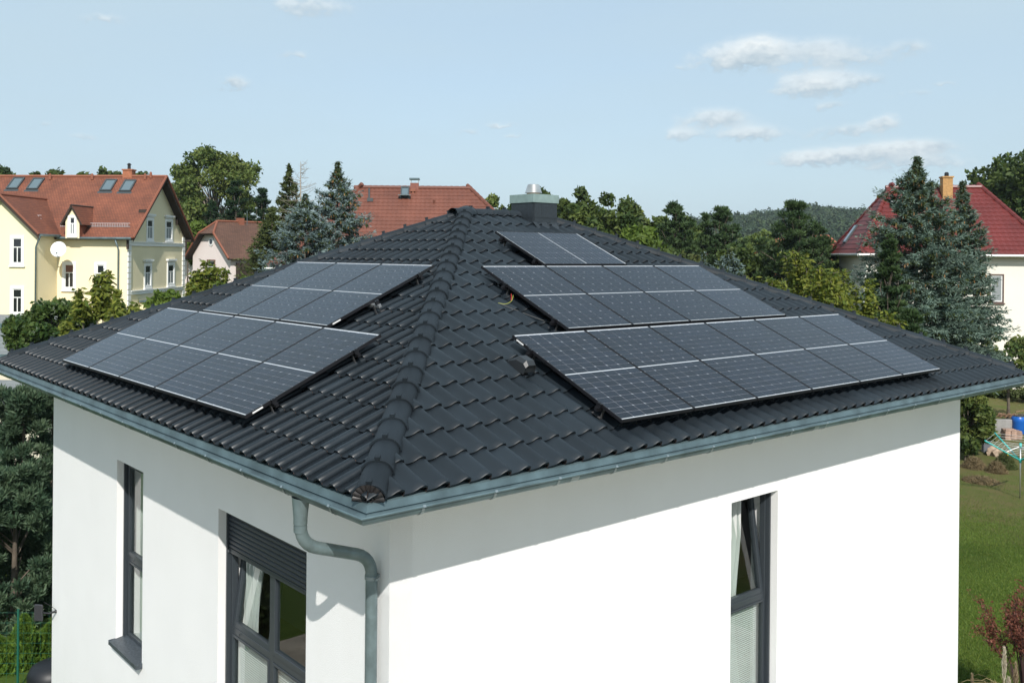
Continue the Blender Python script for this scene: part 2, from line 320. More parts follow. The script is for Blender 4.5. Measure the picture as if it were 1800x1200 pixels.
def facade_window(M, o, fd, transom, mull, tilted, shutter=None, label=None, sill=True):
    """o opening in wall frame, fd frame depth, mull list of r positions, tilted = index of tilted upper sash"""
    a, b, c, d = o; top = d
    mb = MB(); ring(mb, a, b, c, top, fd, fd + .075, .055)
    mb.box(a + .055, b - .055, fd + .004, fd + .071, transom - .04, transom + .04)
    for m_ in mull: mb.box(m_ - .04, m_ + .04, fd + .002, fd + .073, c + .055, top - .055)
    win = hp(mb, 'window', M_anth, M=M); bevel(win.data); win['label'] = label
    cols = [a + .055] + [m_ for m_ in mull] + [b - .055]
    for i in range(len(cols) - 1):
        l = cols[i] + (.04 if i else 0); r = cols[i + 1] - (.04 if i < len(cols) - 2 else 0)
        # upper sash
        mb = MB(); w_, h_ = r - l, top - .055 - transom - .04
        ring(mb, 0, w_, 0, h_, -.012, .055, .06); sm = mb.mesh('sash', M_anth); bevel(sm)
        T = Matrix.Translation((l, fd, transom + .04)) @ (Matrix.Rotation(rad(-7.5), 4, 'X') if i == tilted else Matrix())
        if i == tilted: T = Matrix.Translation((0, .02, 0)) @ T
        s_ = link('sash', sm, win, T)
        if i == tilted: s_['label'] = 'sash tilted open inwards at the top'
        mb = MB(); mb.box(.05, w_ - .05, .02, .026, .05, h_ - .05); link('pane', mb.mesh('pane', M_glass), win, T)
        if i == tilted:
            mb = MB(); mb.tube([(w_ * 0 + .005, .03, h_ - .05), (.0, -.06, h_ - .3)], .006, 5); link('stay_arm', mb.mesh('stay_arm', M_alu), win, T)
        # lower fixed light with beading
        mb = MB(); ring(mb, l + .001, r - .001, c + .056, transom - .041, fd - .006, fd + .05, .03); lm = mb.mesh('glazing_bead', M_anth); bevel(lm, .003); link('glazing_bead', lm, win)
        mb = MB(); mb.box(l + .03, r - .03, fd + .02, fd + .026, c + .086, transom - .071); link('pane', mb.mesh('pane', M_glass), win)
    # guide rails of the outside shutter
    for x0 in (a, b - .035):
        mb = MB(); mb.box(x0, x0 + .035, fd - .045, fd - .001, c, d); mb.box(x0 + .004, x0 + .031, fd - .055, fd - .045, c, d); link('guide_rail', mb.mesh('guide_rail', M_anth), win)
    if shutter:
        n = 9; ph = (d - shutter - .05) / n; mbs = MB(); prof = [(0, 0), (-.011, .3 * ph), (-.014, .5 * ph), (-.011, .75 * ph), (-.001, .93 * ph), (.006, .93 * ph), (.006, 0)]
        vs = [(x, y, z) for x in (0, b - a - .07) for (y, z) in prof]; k = len(prof)
        mbs.add(vs, [(i, (i + 1) % k, k + (i + 1) % k, k + i) for i in range(k)]); sm = mbs.mesh('shutter_slat', M_shut)
        for i in range(n): link('shutter_slat', sm, win, Matrix.Translation((a + .035, fd - .02, shutter + .05 + i * ph)))
        mb = MB(); mb.box(a + .035, b - .035, fd - .034, fd - .01, shutter, shutter + .052); bm_ = mb.mesh('shutter_end_bar', M_anth); bevel(bm_); link('shutter_end_bar', bm_, win)
        mb = MB(); mb.box(a + .045, a + .07, fd - .055, fd - .033, shutter + .01, shutter + .035); link('shutter_stop', mb.mesh('shutter_stop', M_anth), win)
    mb = MB(); mb.tube([(a + .25, fd - .013, transom - .0), (a + .25, fd - .004, transom)], .012, 8); link('drain_cap', mb.mesh('drain_cap', M_anth), win)
    if sill:
        mb = MB(); mb.add([(a - .02, -.09, c - .002), (b + .02, -.09, c - .002), (b + .02, fd - .002, c + .035), (a - .02, fd - .002, c + .035), (a - .02, -.09, c - .055), (b + .02, -.09, c - .055), (b + .02, -.084, c - .008), (a - .02, -.084, c - .008)],
                          [(0, 1, 2, 3), (0, 4, 5, 1), (6, 7, 3, 2), (4, 7, 6, 5)])
        mb.box(a - .024, a - .018, -.094, -.001, c - .058, c + .01); mb.box(b + .018, b + .024, -.094, -.001, c - .058, c + .01)
        s_ = link('window_sill', mb.mesh('window_sill', M_sill), win)
    return win
M_shut = new_mat('shutter_slat_paint', (.035, .043, .054), .42)
M_sill = new_mat('dusty_sill', (.05, .062, .075), .45, noise=(40, .5, 8))
facade_window(ML, WIN1, .15, -2.44, [], None, label='narrow anthracite window with deep sill on the left facade')
facade_window(ML, WIN2, .15, -2.42, [(WIN2[0] + WIN2[1]) / 2], 0, shutter=-1.54, label='wide two part anthracite window with lowered shutter top')
facade_window(MR, WIN3, .15, -2.42, [], 0, label='tall narrow window with tilted sash on the right facade')
# curtains and pleated blinds behind the panes: things of their own
M_curt = new_mat('curtain_cloth', (.80, .82, .80), .85, noise=(3, .04))
t_ = M_curt.node_tree; tr_ = nd(t_, 'ShaderNodeBsdfTranslucent'); tr_.inputs[0].default_value = (.7, .72, .7, 1); mx_ = nd(t_, 'ShaderNodeMixShader'); mx_.inputs[0].default_value = .35
t_.links.new(t_.nodes['Principled BSDF'].outputs[0], mx_.inputs[1]); t_.links.new(tr_.outputs[0], mx_.inputs[2]); t_.links.new(mx_.outputs[0], t_.nodes['Material Output'].inputs[0])
def curtain(M, r0, r1, z0, z1, dd, label, waves=7, tie=.0):
    mb = MB(); n = waves * 8; rows = 14; vs = []
    for j in range(rows + 1):
        z = z0 + (z1 - z0) * j / rows; q = 1 - tie * math.sin(math.pi * min(1, j / rows * 1.3))
        for i in range(n + 1):
            t = i / n; vs.append((r0 + (r1 - r0) * t * q + .01 * math.sin(j * .7 + i), dd + .035 * math.sin(t * waves * 6.283 + .5 * math.sin(j * .5)) + .012 * math.sin(t * 31 + j * .4), z))
    mb.add(vs, [(j * (n + 1) + i, j * (n + 1) + i + 1, (j + 1) * (n + 1) + i + 1, (j + 1) * (n + 1) + i) for j in range(rows) for i in range(n)])
    o = mb.obj('curtain', M_curt, smooth=True, M=M); tag(o, label, 'curtain'); return o
def blind(M, r0, r1, z0, z1, dd, label):
    mb = MB(); p = .026; n = int((z1 - z0) / p)
    for i in range(n):
        z = z0 + i * p; mb.quad((r0, dd, z), (r1, dd, z), (r1, dd - .009, z + p * .5), (r0, dd - .009, z + p * .5)); mb.quad((r0, dd - .009, z + p * .5), (r1, dd - .009, z + p * .5), (r1, dd, z + p - .004), (r0, dd, z + p - .004))
    o = mb.obj('pleated_blind', M_curt, M=M); tag(o, label, 'blind'); return o
curtain(ML, WIN2[0] + .06, WIN2[0] + .52, -3.6, -1.1, .31, 'pale curtain seen through the wide window of the left facade', 5, .35)
blind(ML, WIN2[0] + .10, WIN2[1] - .10, -3.56, -2.50, .235, 'pleated white blind in the lower panes of the wide left facade window')
curtain(MR, WIN3[0] + .02, WIN3[0] + .66, -3.6, -1.1, .33, 'white curtain hanging behind the tilted window of right facade', 6, .15)
blind(MR, WIN3[0] + .10, WIN3[1] - .10, -3.56, -2.50, .235, 'pleated blind in the lower pane of the right facade window')
curtain(ML, WIN1[0] + .10, WIN1[1] - .02, -3.6, -1.1, .31, 'white curtain behind the narrow window of the left facade', 6)

# roof underlay, soffit
mb = MB(); e = .03
c4 = [(e, e, .0), (W - e, e, .0), (W - e, D - e, .0), (e, D - e, .0)]; r0 = (RX0, RY, RY * TA - .012); r1 = (RX1, RY, RY * TA - .012)
mb.quad(c4[0], c4[1], r1, r0); mb.quad(c4[1], c4[2], r1); mb.quad(c4[2], c4[3], r0, r1); mb.quad(c4[3], c4[0], r0)
hp(mb, 'roof_underlay', M_under)
def loop_sweep(mb, prof, mi=0, closed=False):   # profile of (outward offset, z) swept round the eaves
    k = len(prof); vs = []
    for (sx, sy) in ((0, 0), (1, 0), (1, 1), (0, 1)):
        for (o, z) in prof: vs.append(((W + o) if sx else -o, (D + o) if sy else -o, z))
    fs = []
    for c in range(4):
        n = (c + 1) % 4
        for i in range(k if closed else k - 1):
            j = (i + 1) % k; fs.append((c * k + i, c * k + j, n * k + j, n * k + i))
    mb.add(vs, fs, mi)
mb = MB(); loop_sweep(mb, [(-.04, .005), (-.04, -.17), (-OV - .02, -.17)]); hp(mb, 'soffit', M_white)
mb = MB(); loop_sweep(mb, [(-.06, .018), (-.012, .006), (.006, -.004), (.020, -.055), (.026, -.058)]); o_ = hp(mb, 'eaves_flashing', M_zinc)
gc = (.074, -.060); gr = .066
prof = [(gc[0] - gr, gc[1] + .012)] + [(gc[0] - gr * math.cos(math.pi * k / 12), gc[1] - gr * math.sin(math.pi * k / 12)) for k in range(13)]
bead = [(gc[0] + gr + .009 + .010 * math.cos(t), gc[1] + .006 + .010 * math.sin(t)) for t in np.linspace(math.pi * 1.1, -math.pi * .9, 9)]
inner = [(gc[0] + (gr - .004) * math.cos(math.pi * k / 12), gc[1] - (gr - .004) * math.sin(math.pi * k / 12)) for k in range(13)]
mb = MB(); loop_sweep(mb, prof + bead + inner); hp(mb, 'gutter', M_zinc, ang=50)
M_brk = new_mat('bracket_zinc', (.26, .31, .33), .35, metal=.5)
def bracket_mesh():
    mb = MB(); pr = [(gc[0] - (gr + .005) * math.cos(math.pi * k / 10), gc[1] - (gr + .005) * math.sin(math.pi * k / 10)) for k in range(11)] + [(gc[0] + gr + .022, gc[1] + .004), (gc[0] + gr + .012, gc[1] + .020), (gc[0] + gr - .004, gc[1] + .010)]
    k = len(pr); vs = [(x, -o, z) for x in (-.014, .014) for (o, z) in pr]; mb.add(vs, [(i, i + 1, k + i + 1, k + i) for i in range(k - 1)])
    pr2 = [(o * .985 + .001, z * .985) for o, z in pr]; vs = [(x, -o, z) for x in (-.0135, .0135) for (o, z) in pr2]; mb.add(vs, [(i, i + 1, k + i + 1, k + i) for i in range(k - 1)])
    return mb.mesh('gutter_bracket', M_brk)
bme = bracket_mesh(); x = .42
while x < W: link('gutter_bracket', bme, house, HM @ Matrix.Translation((x, 0, 0))); x += .735
y = .30
while y < D: link('gutter_bracket', bme, house, HM @ frame_M((0, y, 0), (0, -1, 0), (1, 0, 0), (0, 0, 1))); y += .735
# soldered joints
for (px_, yy) in ((0, 4.6), (1, 2.1), (0, 8.1), (1, 6.1), (1, 10.0)):
    mb = MB(); k = 13; pr = [(gc[0] - (gr + .002) * math.cos(math.pi * q / 12), gc[1] - (gr + .002) * math.sin(math.pi * q / 12)) for q in range(13)]
    vs = [(x, -o, z) for x in (-.05, .05) for (o, z) in pr]; mb.add(vs, [(i, i + 1, k + i + 1, k + i) for i in range(k - 1)])
    hp(mb, 'gutter_joint', M_brk, M=(Matrix.Translation((yy, 0, 0)) if px_ else frame_M((0, yy, 0), (0, -1, 0), (1, 0, 0), (0, 0, 1))))

# downpipe: funnel, swan neck, pipe, clamp
def arc(p0, p1, p2, r, n=7):
    p0, p1, p2 = Vector(p0), Vector(p1), Vector(p2); a = (p0 - p1).normalized(); b = (p2 - p1).normalized(); L = min(r, (p0 - p1).length * .95, (p2 - p1).length * .95)
    s, e = p1 + a * L, p1 + b * L
    return [s.lerp(p1, t).lerp(p1.lerp(e, t), t) for t in np.linspace(0, 1, n)]
dp = MB(); PX, PY = .635, .87; q0 = (-gc[0], .86, -.20); q1 = (-gc[0], .86, -.50); q2 = (PX, PY, -.74); q3 = (PX, PY, GZ)
dp.tube([q0] + arc(q0, q1, q2, .17) + arc(q1, q2, q3, .17) + [q3], .0525, 20)
dpo = hp(dp, 'downpipe', M_zinc2, ang=40)
def sub(mb, name, mat, ang=40):
    me = mb.mesh(name, mat); autosmooth(me, ang); return link(name, me, dpo)
mb = MB(); n = 20; rows = [(-.115, .105, .06), (-.20, .085, .057), (-.285, .062, .056), (-.33, .057, .057)]
vs = [(-gc[0] + ry * math.cos(6.2832 * k / n), .86 + rx * math.sin(6.2832 * k / n), z) for (z, rx, ry) in rows for k in range(n)]
mb.add(vs, [(i * n + k, i * n + (k + 1) % n, (i + 1) * n + (k + 1) % n, (i + 1) * n + k) for i in range(3) for k in range(n)]); sub(mb, 'outlet_funnel', M_zinc2)
for z0, z1, r in ((-.93, -.90, .0605), (-3.2, -3.17, .0605)):
    mb = MB(); mb.tube([(PX, PY, z0), (PX, PY, z1)], r, 20); mb.box(PX + .05, OV, PY - .008, PY + .008, z0, z1); mb.box(PX - .012, PX + .012, PY - .085, PY - .055, z0 + .004, z1 - .004); sub(mb, 'pipe_clamp', M_brk)
for pz in ((PX, PY, -.885), (-gc[0], .86, -.345)):
    mb = MB(); mb.tube([(pz[0], pz[1], pz[2] - .05), (pz[0], pz[1], pz[2])], [.0545, .0565], 20); sub(mb, 'pipe_socket', M_zinc2)

# roof tiles
TW, TL = .2225, .35
PROF = [(-.06, .001), (.06, .003), (.22, .005), (.37, .011), (.49, .025), (.60, .043), (.69, .053), (.79, .056), (.88, .050), (.945, .037), (.965, .014)]
def tile_mb(u, s, mapf, mb, jz=0, ju=0, tilt=0):
    rows = [(.05, .010, 0), (.002, .010, 0), (0.0, .013, 0), (0.0, .024, 0), (.009, .029, 0), (.07, .027, 0), (TL + .05, .0, 0)]; vs = []
    for r_i, (ds, h, dh) in enumerate(rows):
        for (t, z) in PROF:
            k = 1 if ds > .01 else .96
            tip = math.exp(-((t - .76) / .13) ** 2)
            bump = .007 * tip if (r_i in (3, 4)) else (.002 * tip if r_i == 5 else 0)
            vs.append(mapf(u + ju + t * TW, s + ds - (.010 * tip if r_i in (1, 2, 3, 4) else 0), z * k + h + dh + jz + bump + tilt * t))
    n = len(PROF); fs = [(r * n + i, r * n + i + 1, (r + 1) * n + i + 1, (r + 1) * n + i) for r in range(len(rows) - 1) for i in range(n - 1)]
    e0 = len(vs); vs += [tuple(Vector(mapf(u + ju + .965 * TW, s + ds, .006 + h - .010 + jz))) for ds, h in ((0, .014), (TL + .05, 0))]
    fs.append((4 * n + n - 1, e0, e0 + 1, 6 * n + n - 1))
    mb.add(vs, fs); mb.m[-len(fs):] = [1] * (2 * (n - 1)) + [0] * (len(fs) - 2 * (n - 1))
mapR = lambda u, s, h: (u, s * CA - h * SA, s * SA + h * CA)
mapL = lambda u, s, h: (s * CA - h * SA, D - u, s * SA + h * CA)
PANELS = {'R': [(3.038, .248, 6.924, 1.722), (3.974, 2.027, 4.616, 1.722), (5.168, 3.80, 1.722, 1.134)], 'L': []}
hR, hL = .203, .203
def build_tiles():
    cand = []
    for side, width, u0 in (('R', W, .288 - .76 * TW), ('L', D, .155 - .76 * TW)):
        mp = mapR if side == 'R' else mapL
        for j in range(18):
            s = j * TL
            for i in range(-1, int(width / TW) + 2):
                u = u0 + i * TW; ymid = s * CA
                if u + TW < ymid - .02 or u > width - ymid + .02: continue
                if s + .05 > RY / CA: continue
                c = Vector(mp(u + TW / 2, s + TL / 2, .03))
                # foreshortened size as seen from the terrace of air the view is taken from
                nrm = Vector((0, -SA, CA)) if side == 'R' else Vector((-SA, 0, CA)); v = CAM - c
                size = v.normalized().dot(nrm) / v.length ** 2
                if side == 'R':
                    hid = (3.05 < u < 9.8 and .30 < s < 1.7) or (4.1 < u < 8.5 and 2.05 < s < 3.5) or (5.3 < u < 6.8 and 3.9 < s < 4.6)
                else:
                    y = D - u; hid = (2.5 < y < 8.0 and .35 < s < 1.75) or (3.7 < y < 6.9 and 2.1 < s < 3.5)
                cut = (u - .02 < (s + TL + .05) * CA) or (u + TW + .03 > width - (s + TL + .05) * CA)
                cand.append((0 if hid else size, side, u, s, cut))
    cand.sort(key=lambda c: -c[0])
    def clip(bm, side):
        for co_, no in ((((0, 0, 0), (-1, 1, 0)), ((W, 0, 0), (1, 1, 0)), ((0, RY, 0), (0, 1, 0))) if side == 'R' else (((0, 0, 0), (1, -1, 0)), ((0, D, 0), (1, 1, 0)))):
            bmesh.ops.bisect_plane(bm, geom=bm.verts[:] + bm.edges[:] + bm.faces[:], plane_co=co_, plane_no=no, clear_outer=True)
    sh = {}
    for side in 'RL':                        # shared meshes for whole tiles
        for v in range(6):
            mb = MB(); mf = mapR if side == 'R' else (lambda u, s, h: (s * CA - h * SA, -u, s * SA + h * CA))
            tile_mb(0, 0, mf, mb, random.uniform(-.001, .002), 0, random.uniform(-.002, .002)); me = mb.mesh('roof_tile', [M_tile, M_edge]); autosmooth(me, 55); sh[side, v] = me
    rest = {'R': MB(), 'L': MB()}
    for k, (sz, side, u, s, cut) in enumerate(cand):
        mp = mapR if side == 'R' else mapL
        if k < 298:
            if not cut:
                o = Vector(mp(u + random.uniform(-.0015, .0015), s + random.uniform(-.003, .003), 0))
                link('roof_tile', sh[side, random.randrange(6)], house, HM @ Matrix.Translation(o))
            else:
                mb = MB(); tile_mb(u, s, mp, mb); me = mb.mesh('roof_tile', [M_tile, M_edge]); bm = bmesh.new(); bm.from_mesh(me); clip(bm, side); bm.to_mesh(me)
                if len(bm.faces): autosmooth(me, 55); link('roof_tile', me, house, HM)
                bm.free()
        else: tile_mb(u, s, mp, rest[side], random.uniform(-.001, .002), random.uniform(-.0015, .0015))
    allm = bmesh.new()
    for side in 'RL':
        me = rest[side].mesh('t', [M_tile, M_edge]); bm = bmesh.new(); bm.from_mesh(me); clip(bm, side); bm.to_mesh(me); bm.free(); allm.from_mesh(me); bpy.data.meshes.remove(me)
    me = bpy.data.meshes.new('roof_tiles'); allm.to_mesh(me); allm.free(); me.materials.append(M_tile); me.materials.append(M_edge); autosmooth(me, 55)
    tag(link('roof_tiles', me, house, HM), 'remaining dark tiles of the roof, higher up and behind the panels', kind='stuff')
build_tiles()

# hip and ridge caps
def cap_mesh(L, w0=.122, h0=.100, name='hip_tile'):
    """arched cap, local x = uphill, z = up; flared collar at the lower end"""
    mb = MB(); n = 12; secs = [(0, 1.0, -.010), (0, 1.06, .003), (.018, 1.09, .007), (.038, 1.04, .004), (.05, .98, 0), (L + .03, .93, -.004)]
    vs = []
    for (x, k, dz) in secs:
        for i in range(n + 1):
            t = math.pi * (i / n); c = math.cos(t); s_ = math.sin(t)
            wv = 0 if x > .045 else .010 * (math.cos(t * 6) - 1) * .5
            vs.append((x - (.018 * (1 - s_) if x < .045 else 0) + wv * .6, w0 * k * c * (1 + .05 * (1 - s_)), h0 * k * (s_ ** .8) + dz - .01))
    mb.add(vs, [(r * (n + 1) + i, r * (n + 1) + i + 1, (r + 1) * (n + 1) + i + 1, (r + 1) * (n + 1) + i) for r in range(len(secs) - 1) for i in range(n)])
    mb.box(-.006, .040, -.022, .022, h0 * 1.02, h0 * 1.05 + .022)
    me = mb.mesh(name, M_capt); autosmooth(me, 50); return me
def cap_line(p0, p1, first, step, name, lift=.018, end=None):
    p0, p1 = Vector(p0), Vector(p1); d = (p1 - p0); L = d.length; d /= L; side = Vector((0, 0, 1)).cross(d).normalized(); up = d.cross(side)
    me = cap_mesh(step, name=name); s = first
    while s < L - (.1 if end is None else end):
        dd = (d + up * random.uniform(-.004, .004)).normalized(); uu = dd.cross(side)
        link(name, me, house, HM @ frame_M(p0 + d * s + up * lift, dd, side, uu)); s += step
apex = Vector((RX0, RY, RY * TA)); apex2 = Vector((RX1, RY, RY * TA)); KH = math.sqrt(2 + TA * TA)
cap_line((0, 0, 0), apex, .30 * KH - .243 * KH, .243 * KH, 'hip_tile')
cap_line((0, D, 0), apex, .714 * KH - 2 * .245 * KH - .02, .245 * KH, 'hip_tile')
cap_line((W, 0, 0), apex2, .18 * KH, .2475 * KH, 'hip_tile')
cap_line((W, D, 0), apex2, .1, .2475 * KH, 'hip_tile')
cap_line((RX1, RY, RY * TA + .0), (RX0, RY, RY * TA), .42, .36, 'ridge_tile')
# starter piece at the eaves under the first seam, apex dome, shell-shaped end piece
def shell():
    mb = MB(); nl = 9; R = .118; n = nl * 6; rings = 6; vs = []
    for j in range(rings + 1):
        q = j / rings
        for i in range(n + 1):
            t = math.pi * (-.04 + 1.08 * i / n); fl = abs(math.sin(nl * (math.pi * i / n) + 0)); r = q * (R + .010 * fl)
            vs.append((-.03 * math.sin(math.pi * q * .5 + .3) - .016 * fl * q, r * math.cos(t), r * math.sin(t) * 1.10 - .018))
    mb.add(vs, [(j * (n + 1) + i, j * (n + 1) + i + 1, (j + 1) * (n + 1) + i + 1, (j + 1) * (n + 1) + i) for j in range(rings) for i in range(n)])
    for s_ in (-1, 1): mb.tube([(-.045, s_ * .02 + .016 * math.cos(a_) * s_, -.004 + .016 * math.sin(a_)) for a_ in np.linspace(0, 5.5, 9)], .007, 6)
    mb.box(-.03, .0, -R * .95, R * .95, -.034, -.016)
    return mb
d_ = (apex - Vector((0, 0, 0))).normalized(); sd = Vector((0, 0, 1)).cross(d_).normalized(); up_ = d_.cross(sd)
hp(shell(), 'hip_end_shell', new_mat('brown_black_cast', (.024, .021, .021), .45, bump=(60, .2, .003)), M=frame_M(Vector((0, 0, 0)) + d_ * .078 + up_ * .022, d_, sd, up_), ang=60)
for (pp, dd0) in (((W, 0, 0), apex2), ((0, D, 0), apex)):
    d_2 = (dd0 - Vector(pp)).normalized(); s2 = Vector((0, 0, 1)).cross(d_2).normalized(); hp(shell(), 'hip_end_shell', M_tile, M=frame_M(Vector(pp) + d_2 * -.03, d_2, s2, d_2.cross(s2)), ang=60)
mb = MB(); mb.tube([d_ * .10 + up_ * .113, d_ * .10 + up_ * .119], .006, 6); hp(mb, 'cap_screw', M_alu)
def dome(p, R=.165, H=.125):
    mb = MB(); n = 24; vs = []; rows = [(1.12, -.03), (1.10, .22), (1.0, .48), (.84, .72), (.6, .90), (.3, .98), (.02, 1.0)]
    for (r, h) in rows:
        for i in range(n): vs.append((p[0] + R * r * math.cos(6.2832 * i / n), p[1] + R * r * math.sin(6.2832 * i / n), p[2] + H * h + .0))
    mb.add(vs, [(j * n + i, j * n + (i + 1) % n, (j + 1) * n + (i + 1) % n, (j + 1) * n + i) for j in range(len(rows) - 1) for i in range(n)]); return mb
hp(dome(apex), 'hip_apex_cap', M_tile, ang=60)

# chimney
CX0, CX1, CY0, CY1 = 6.64, 7.18, 5.14, 5.675
mb = MB(); mb.box(CX0, CX1, CY0, CY1, 2.0, 2.74); ch = hp(mb, 'chimney', M_slate)
mb = MB()                                     # slate sheets: proud rectangles with seams
for (z0, z1, parts) in ((2.30, 2.47, [(0, 1)]), (2.475, 2.735, [(0, .30), (.305, 1)])):
    for (p, q) in parts:
        mb_ = MB(); mb_.box(CX0 + .012 + p * .51, CX0 + .012 + q * .51, CY0 - .008, CY0 - .001, z0, z1); link('slate_sheet', mb_.mesh('slate_sheet', M_slate), ch)
        mb_ = MB(); mb_.box(CX0 - .008, CX0 - .001, CY1 - .012 - (1 - q if p == 0 and q < 1 else p) * .51 - .0, CY1 - .012 - (1 if p == 0 and q < 1 else q) * .51 + .0, z0, z1) if False else mb_.box(CX0 - .008, CX0 - .001, CY0 + .012 + p * .51, CY0 + .012 + q * .51, z0, z1); link('slate_sheet', mb_.mesh('slate_sheet', M_slate), ch)
M_cap = new_mat('chimney_cap_zinc', (.23, .31, .30), .6, metal=.2, noise=(8, .15, 6))
mb = MB(); mb.box(CX0 - .022, CX1 + .022, CY0 - .022, CY1 + .022, 2.722, 2.862); me = mb.mesh('chimney_cap', M_cap); bevel(me, .003); link('chimney_cap', me, ch)
fc = ((CX0 + CX1) / 2 - .02, (CY0 + CY1) / 2)
mb = MB(); mb.tube([(*fc, 2.862), (*fc, 2.93)], [.11, .11], 24); link('flue_pipe', mb.mesh('flue_pipe', new_mat('rusty_flue', (.45, .26, .12), .6, noise=(20, .4)), True), ch)
mb = MB(); mb.tube([(*fc, 2.895), (*fc, 2.90), (*fc, 3.025), (*fc, 3.04)], [.146, .142, .100, .088], 28, cap=False); mb.tube([(*fc, 3.022), (*fc, 3.023)], [.092, .001], 28, cap=False, mi=1); fo = mb.mesh('flue_cowl', [M_steel, M_black]); autosmooth(fo); link('flue_cowl', fo, ch)
mb = MB(); mb.add([(CX0 - .02, CY0 - .12, (CY0 - .12) * TA + .035), (CX1 + .02, CY0 - .12, (CY0 - .12) * TA + .035), (CX1 + .02, CY0, CY0 * TA + .09), (CX0 - .02, CY0, CY0 * TA + .09)], [(0, 1, 2, 3)]); link('chimney_flashing', mb.mesh('chimney_flashing', M_slate), ch)

# vent hood on the right slope
def vent_hood(u, s):
    M = frame_M(mapR(u, s, 0), (1, 0, 0), (0, CA, SA), (0, -SA, CA))
    mb = MB(); vs = []
    for (y, w, z0, z1) in ((-.13, .075, .10, .16), (-.145, .08, .085, .19), (-.10, .085, .085, .225), (.02, .08, .03, .215), (.16, .05, .02, .09)):
        vs += [(-w, y, z0), (-w * .96, y, z0 + (z1 - z0) * .75), (-w * .6, y, z1), (w * .6, y, z1), (w * .96, y, z0 + (z1 - z0) * .75), (w, y, z0)]
    fs = [(r * 6 + i, r * 6 + i + 1, r * 6 + i + 7, r * 6 + i + 6) for r in range(4) for i in range(5)] + [(5, 4, 3, 2, 1, 0)]
    mb.add(vs, fs); o = thing('vent_hood', 'small grey roof vent hood between the tiles left of the lower panel row', 'roof vent', M=Matrix())
    me = mb.mesh('hood', new_mat('vent_grey', (.020, .023, .026), .45)); autosmooth(me, 22); h = link('hood', me, o, M)
    mb = MB(); mb.tube([(0, -.02, .0), (0, -.035, .12)], [.072, .066], 18); b2 = mb.mesh('vent_pipe', M_black); link('vent_pipe', b2, o, M)
    mb = MB(); mb.tube([(0, -.03, .03), (0, -.03, .045)], [.088, .080], 18); link('collar', mb.mesh('collar', M_slate, True), o, M)
vent_hood(2.80, 1.50)

# ------------------------------------------------------------------ solar panels
PWD, PHT, GAP = 1.134, 1.722, .02
def cell_mesh(flip, w=.1787, h=.0880, ch=.008):
    mb = MB(); z = .0
    if flip: v = [(0, 0, z), (w, 0, z), (w, h - ch, z), (w - ch, h, z), (ch, h, z), (0, h - ch, z)]
    else: v = [(ch, 0, z), (w - ch, 0, z), (w, ch, z), (w, h, z), (0, h, z), (0, ch, z)]
    mb.quad(*v)
    for k in range(1, 4): mb.quad((w * k / 4 - .0006, 0, z + .0005), (w * k / 4 + .0006, 0, z + .0005), (w * k / 4 + .0006, h, z + .0005), (w * k / 4 - .0006, h, z + .0005), mi=1)
    return mb
M_busbar = new_mat('busbar', (.035, .04, .05), .3)
ce = [cell_mesh(False).mesh('solar_cell', [M_cell, M_busbar]), cell_mesh(True).mesh('solar_cell', [M_cell, M_busbar])]
spots = []
for half in range(2):
    for r in range(9):
        for c in range(6): spots.append((0.015 + c * .184 + .0026, .025 + half * (9 * .0919 + .012) + r * .0919, r % 2 == 1 if half == 0 else r % 2 == 0))
mb = MB()
for (cx_, cy_, fl) in spots:
    q = cell_mesh(fl); mb.add([(v[0] + cx_, v[1] + cy_, v[2]) for v in q.v], q.f, 0); mb.m[-len(q.f):] = q.m
cells_joined = mb.mesh('solar_cells', [M_cell, M_busbar])
mb = MB(); w = .013; ring(mb, 0, PWD, 0, PHT, 0, 1, w)
frame_me = MB(); fv = [(x, z, -.035 + y * .0365) for (x, y, z) in mb.v]; frame_me.add(fv, [tuple(reversed(f)) for f in mb.f]); frame_me = frame_me.mesh('frame', M_black); bevel(frame_me, .0015)
mb = MB(); mb.quad((.012, .012, -.0025), (PWD - .012, .012, -.0025), (PWD - .012, PHT - .012, -.0025), (.012, PHT - .012, -.0025)); mb.quad((.012, .012, -.03), (.012, PHT - .012, -.03), (PWD - .012, PHT - .012, -.03), (PWD - .012, .012, -.03)); back_me = mb.mesh('backsheet', M_back)
mb = MB(); mb.box(.014, PWD - .014, 0, .0085, -.002, -.0008); strip_me = mb.mesh('white_edge_strip', new_mat('white_strip', (.62, .65, .67), .3))
def panel(M, label, single, sticker=None):
    t = thing('solar_panel', label, 'solar panel', group='black solar panels on the dark tiled roof', M=M)
    link('frame', frame_me, t); link('backsheet', back_me, t); 
    for yy in (.014, PHT - .0225, PHT / 2 - .004): link('white_edge_strip', strip_me, t, Matrix.Translation((0, yy, 0)))
    if single:
        for (cx_, cy_, fl) in spots: link('solar_cell', ce[1 if fl else 0], t, Matrix.Translation((cx_, cy_, 0)))
    else: tag(link('solar_cells', cells_joined, t), kind='stuff')
    if sticker:
        mb = MB(); mb.box(*sticker); link('white_label', mb.mesh('white_label', M_white), t)
def RM(u, s, h=hR, rot=False):
    o = Vector(mapR(u, s, h)); ux, us, un = Vector((1, 0, 0)), Vector((0, CA, SA)), Vector((0, -SA, CA))
    return frame_M(o + (us * PWD if rot else Vector()), -us if rot else ux, ux if rot else us, un)
def LM(y, s, h=hL): # y = world y of the panel's right hand edge (nearest the front hip)
    return frame_M(Vector(mapL(D - (y + PWD), s, h)), Vector((0, -1, 0)), Vector((CA, 0, SA)), Vector((-SA, 0, CA)))
ordn = ['first', 'second', 'third', 'fourth', 'fifth', 'sixth']
PR = PWD + GAP
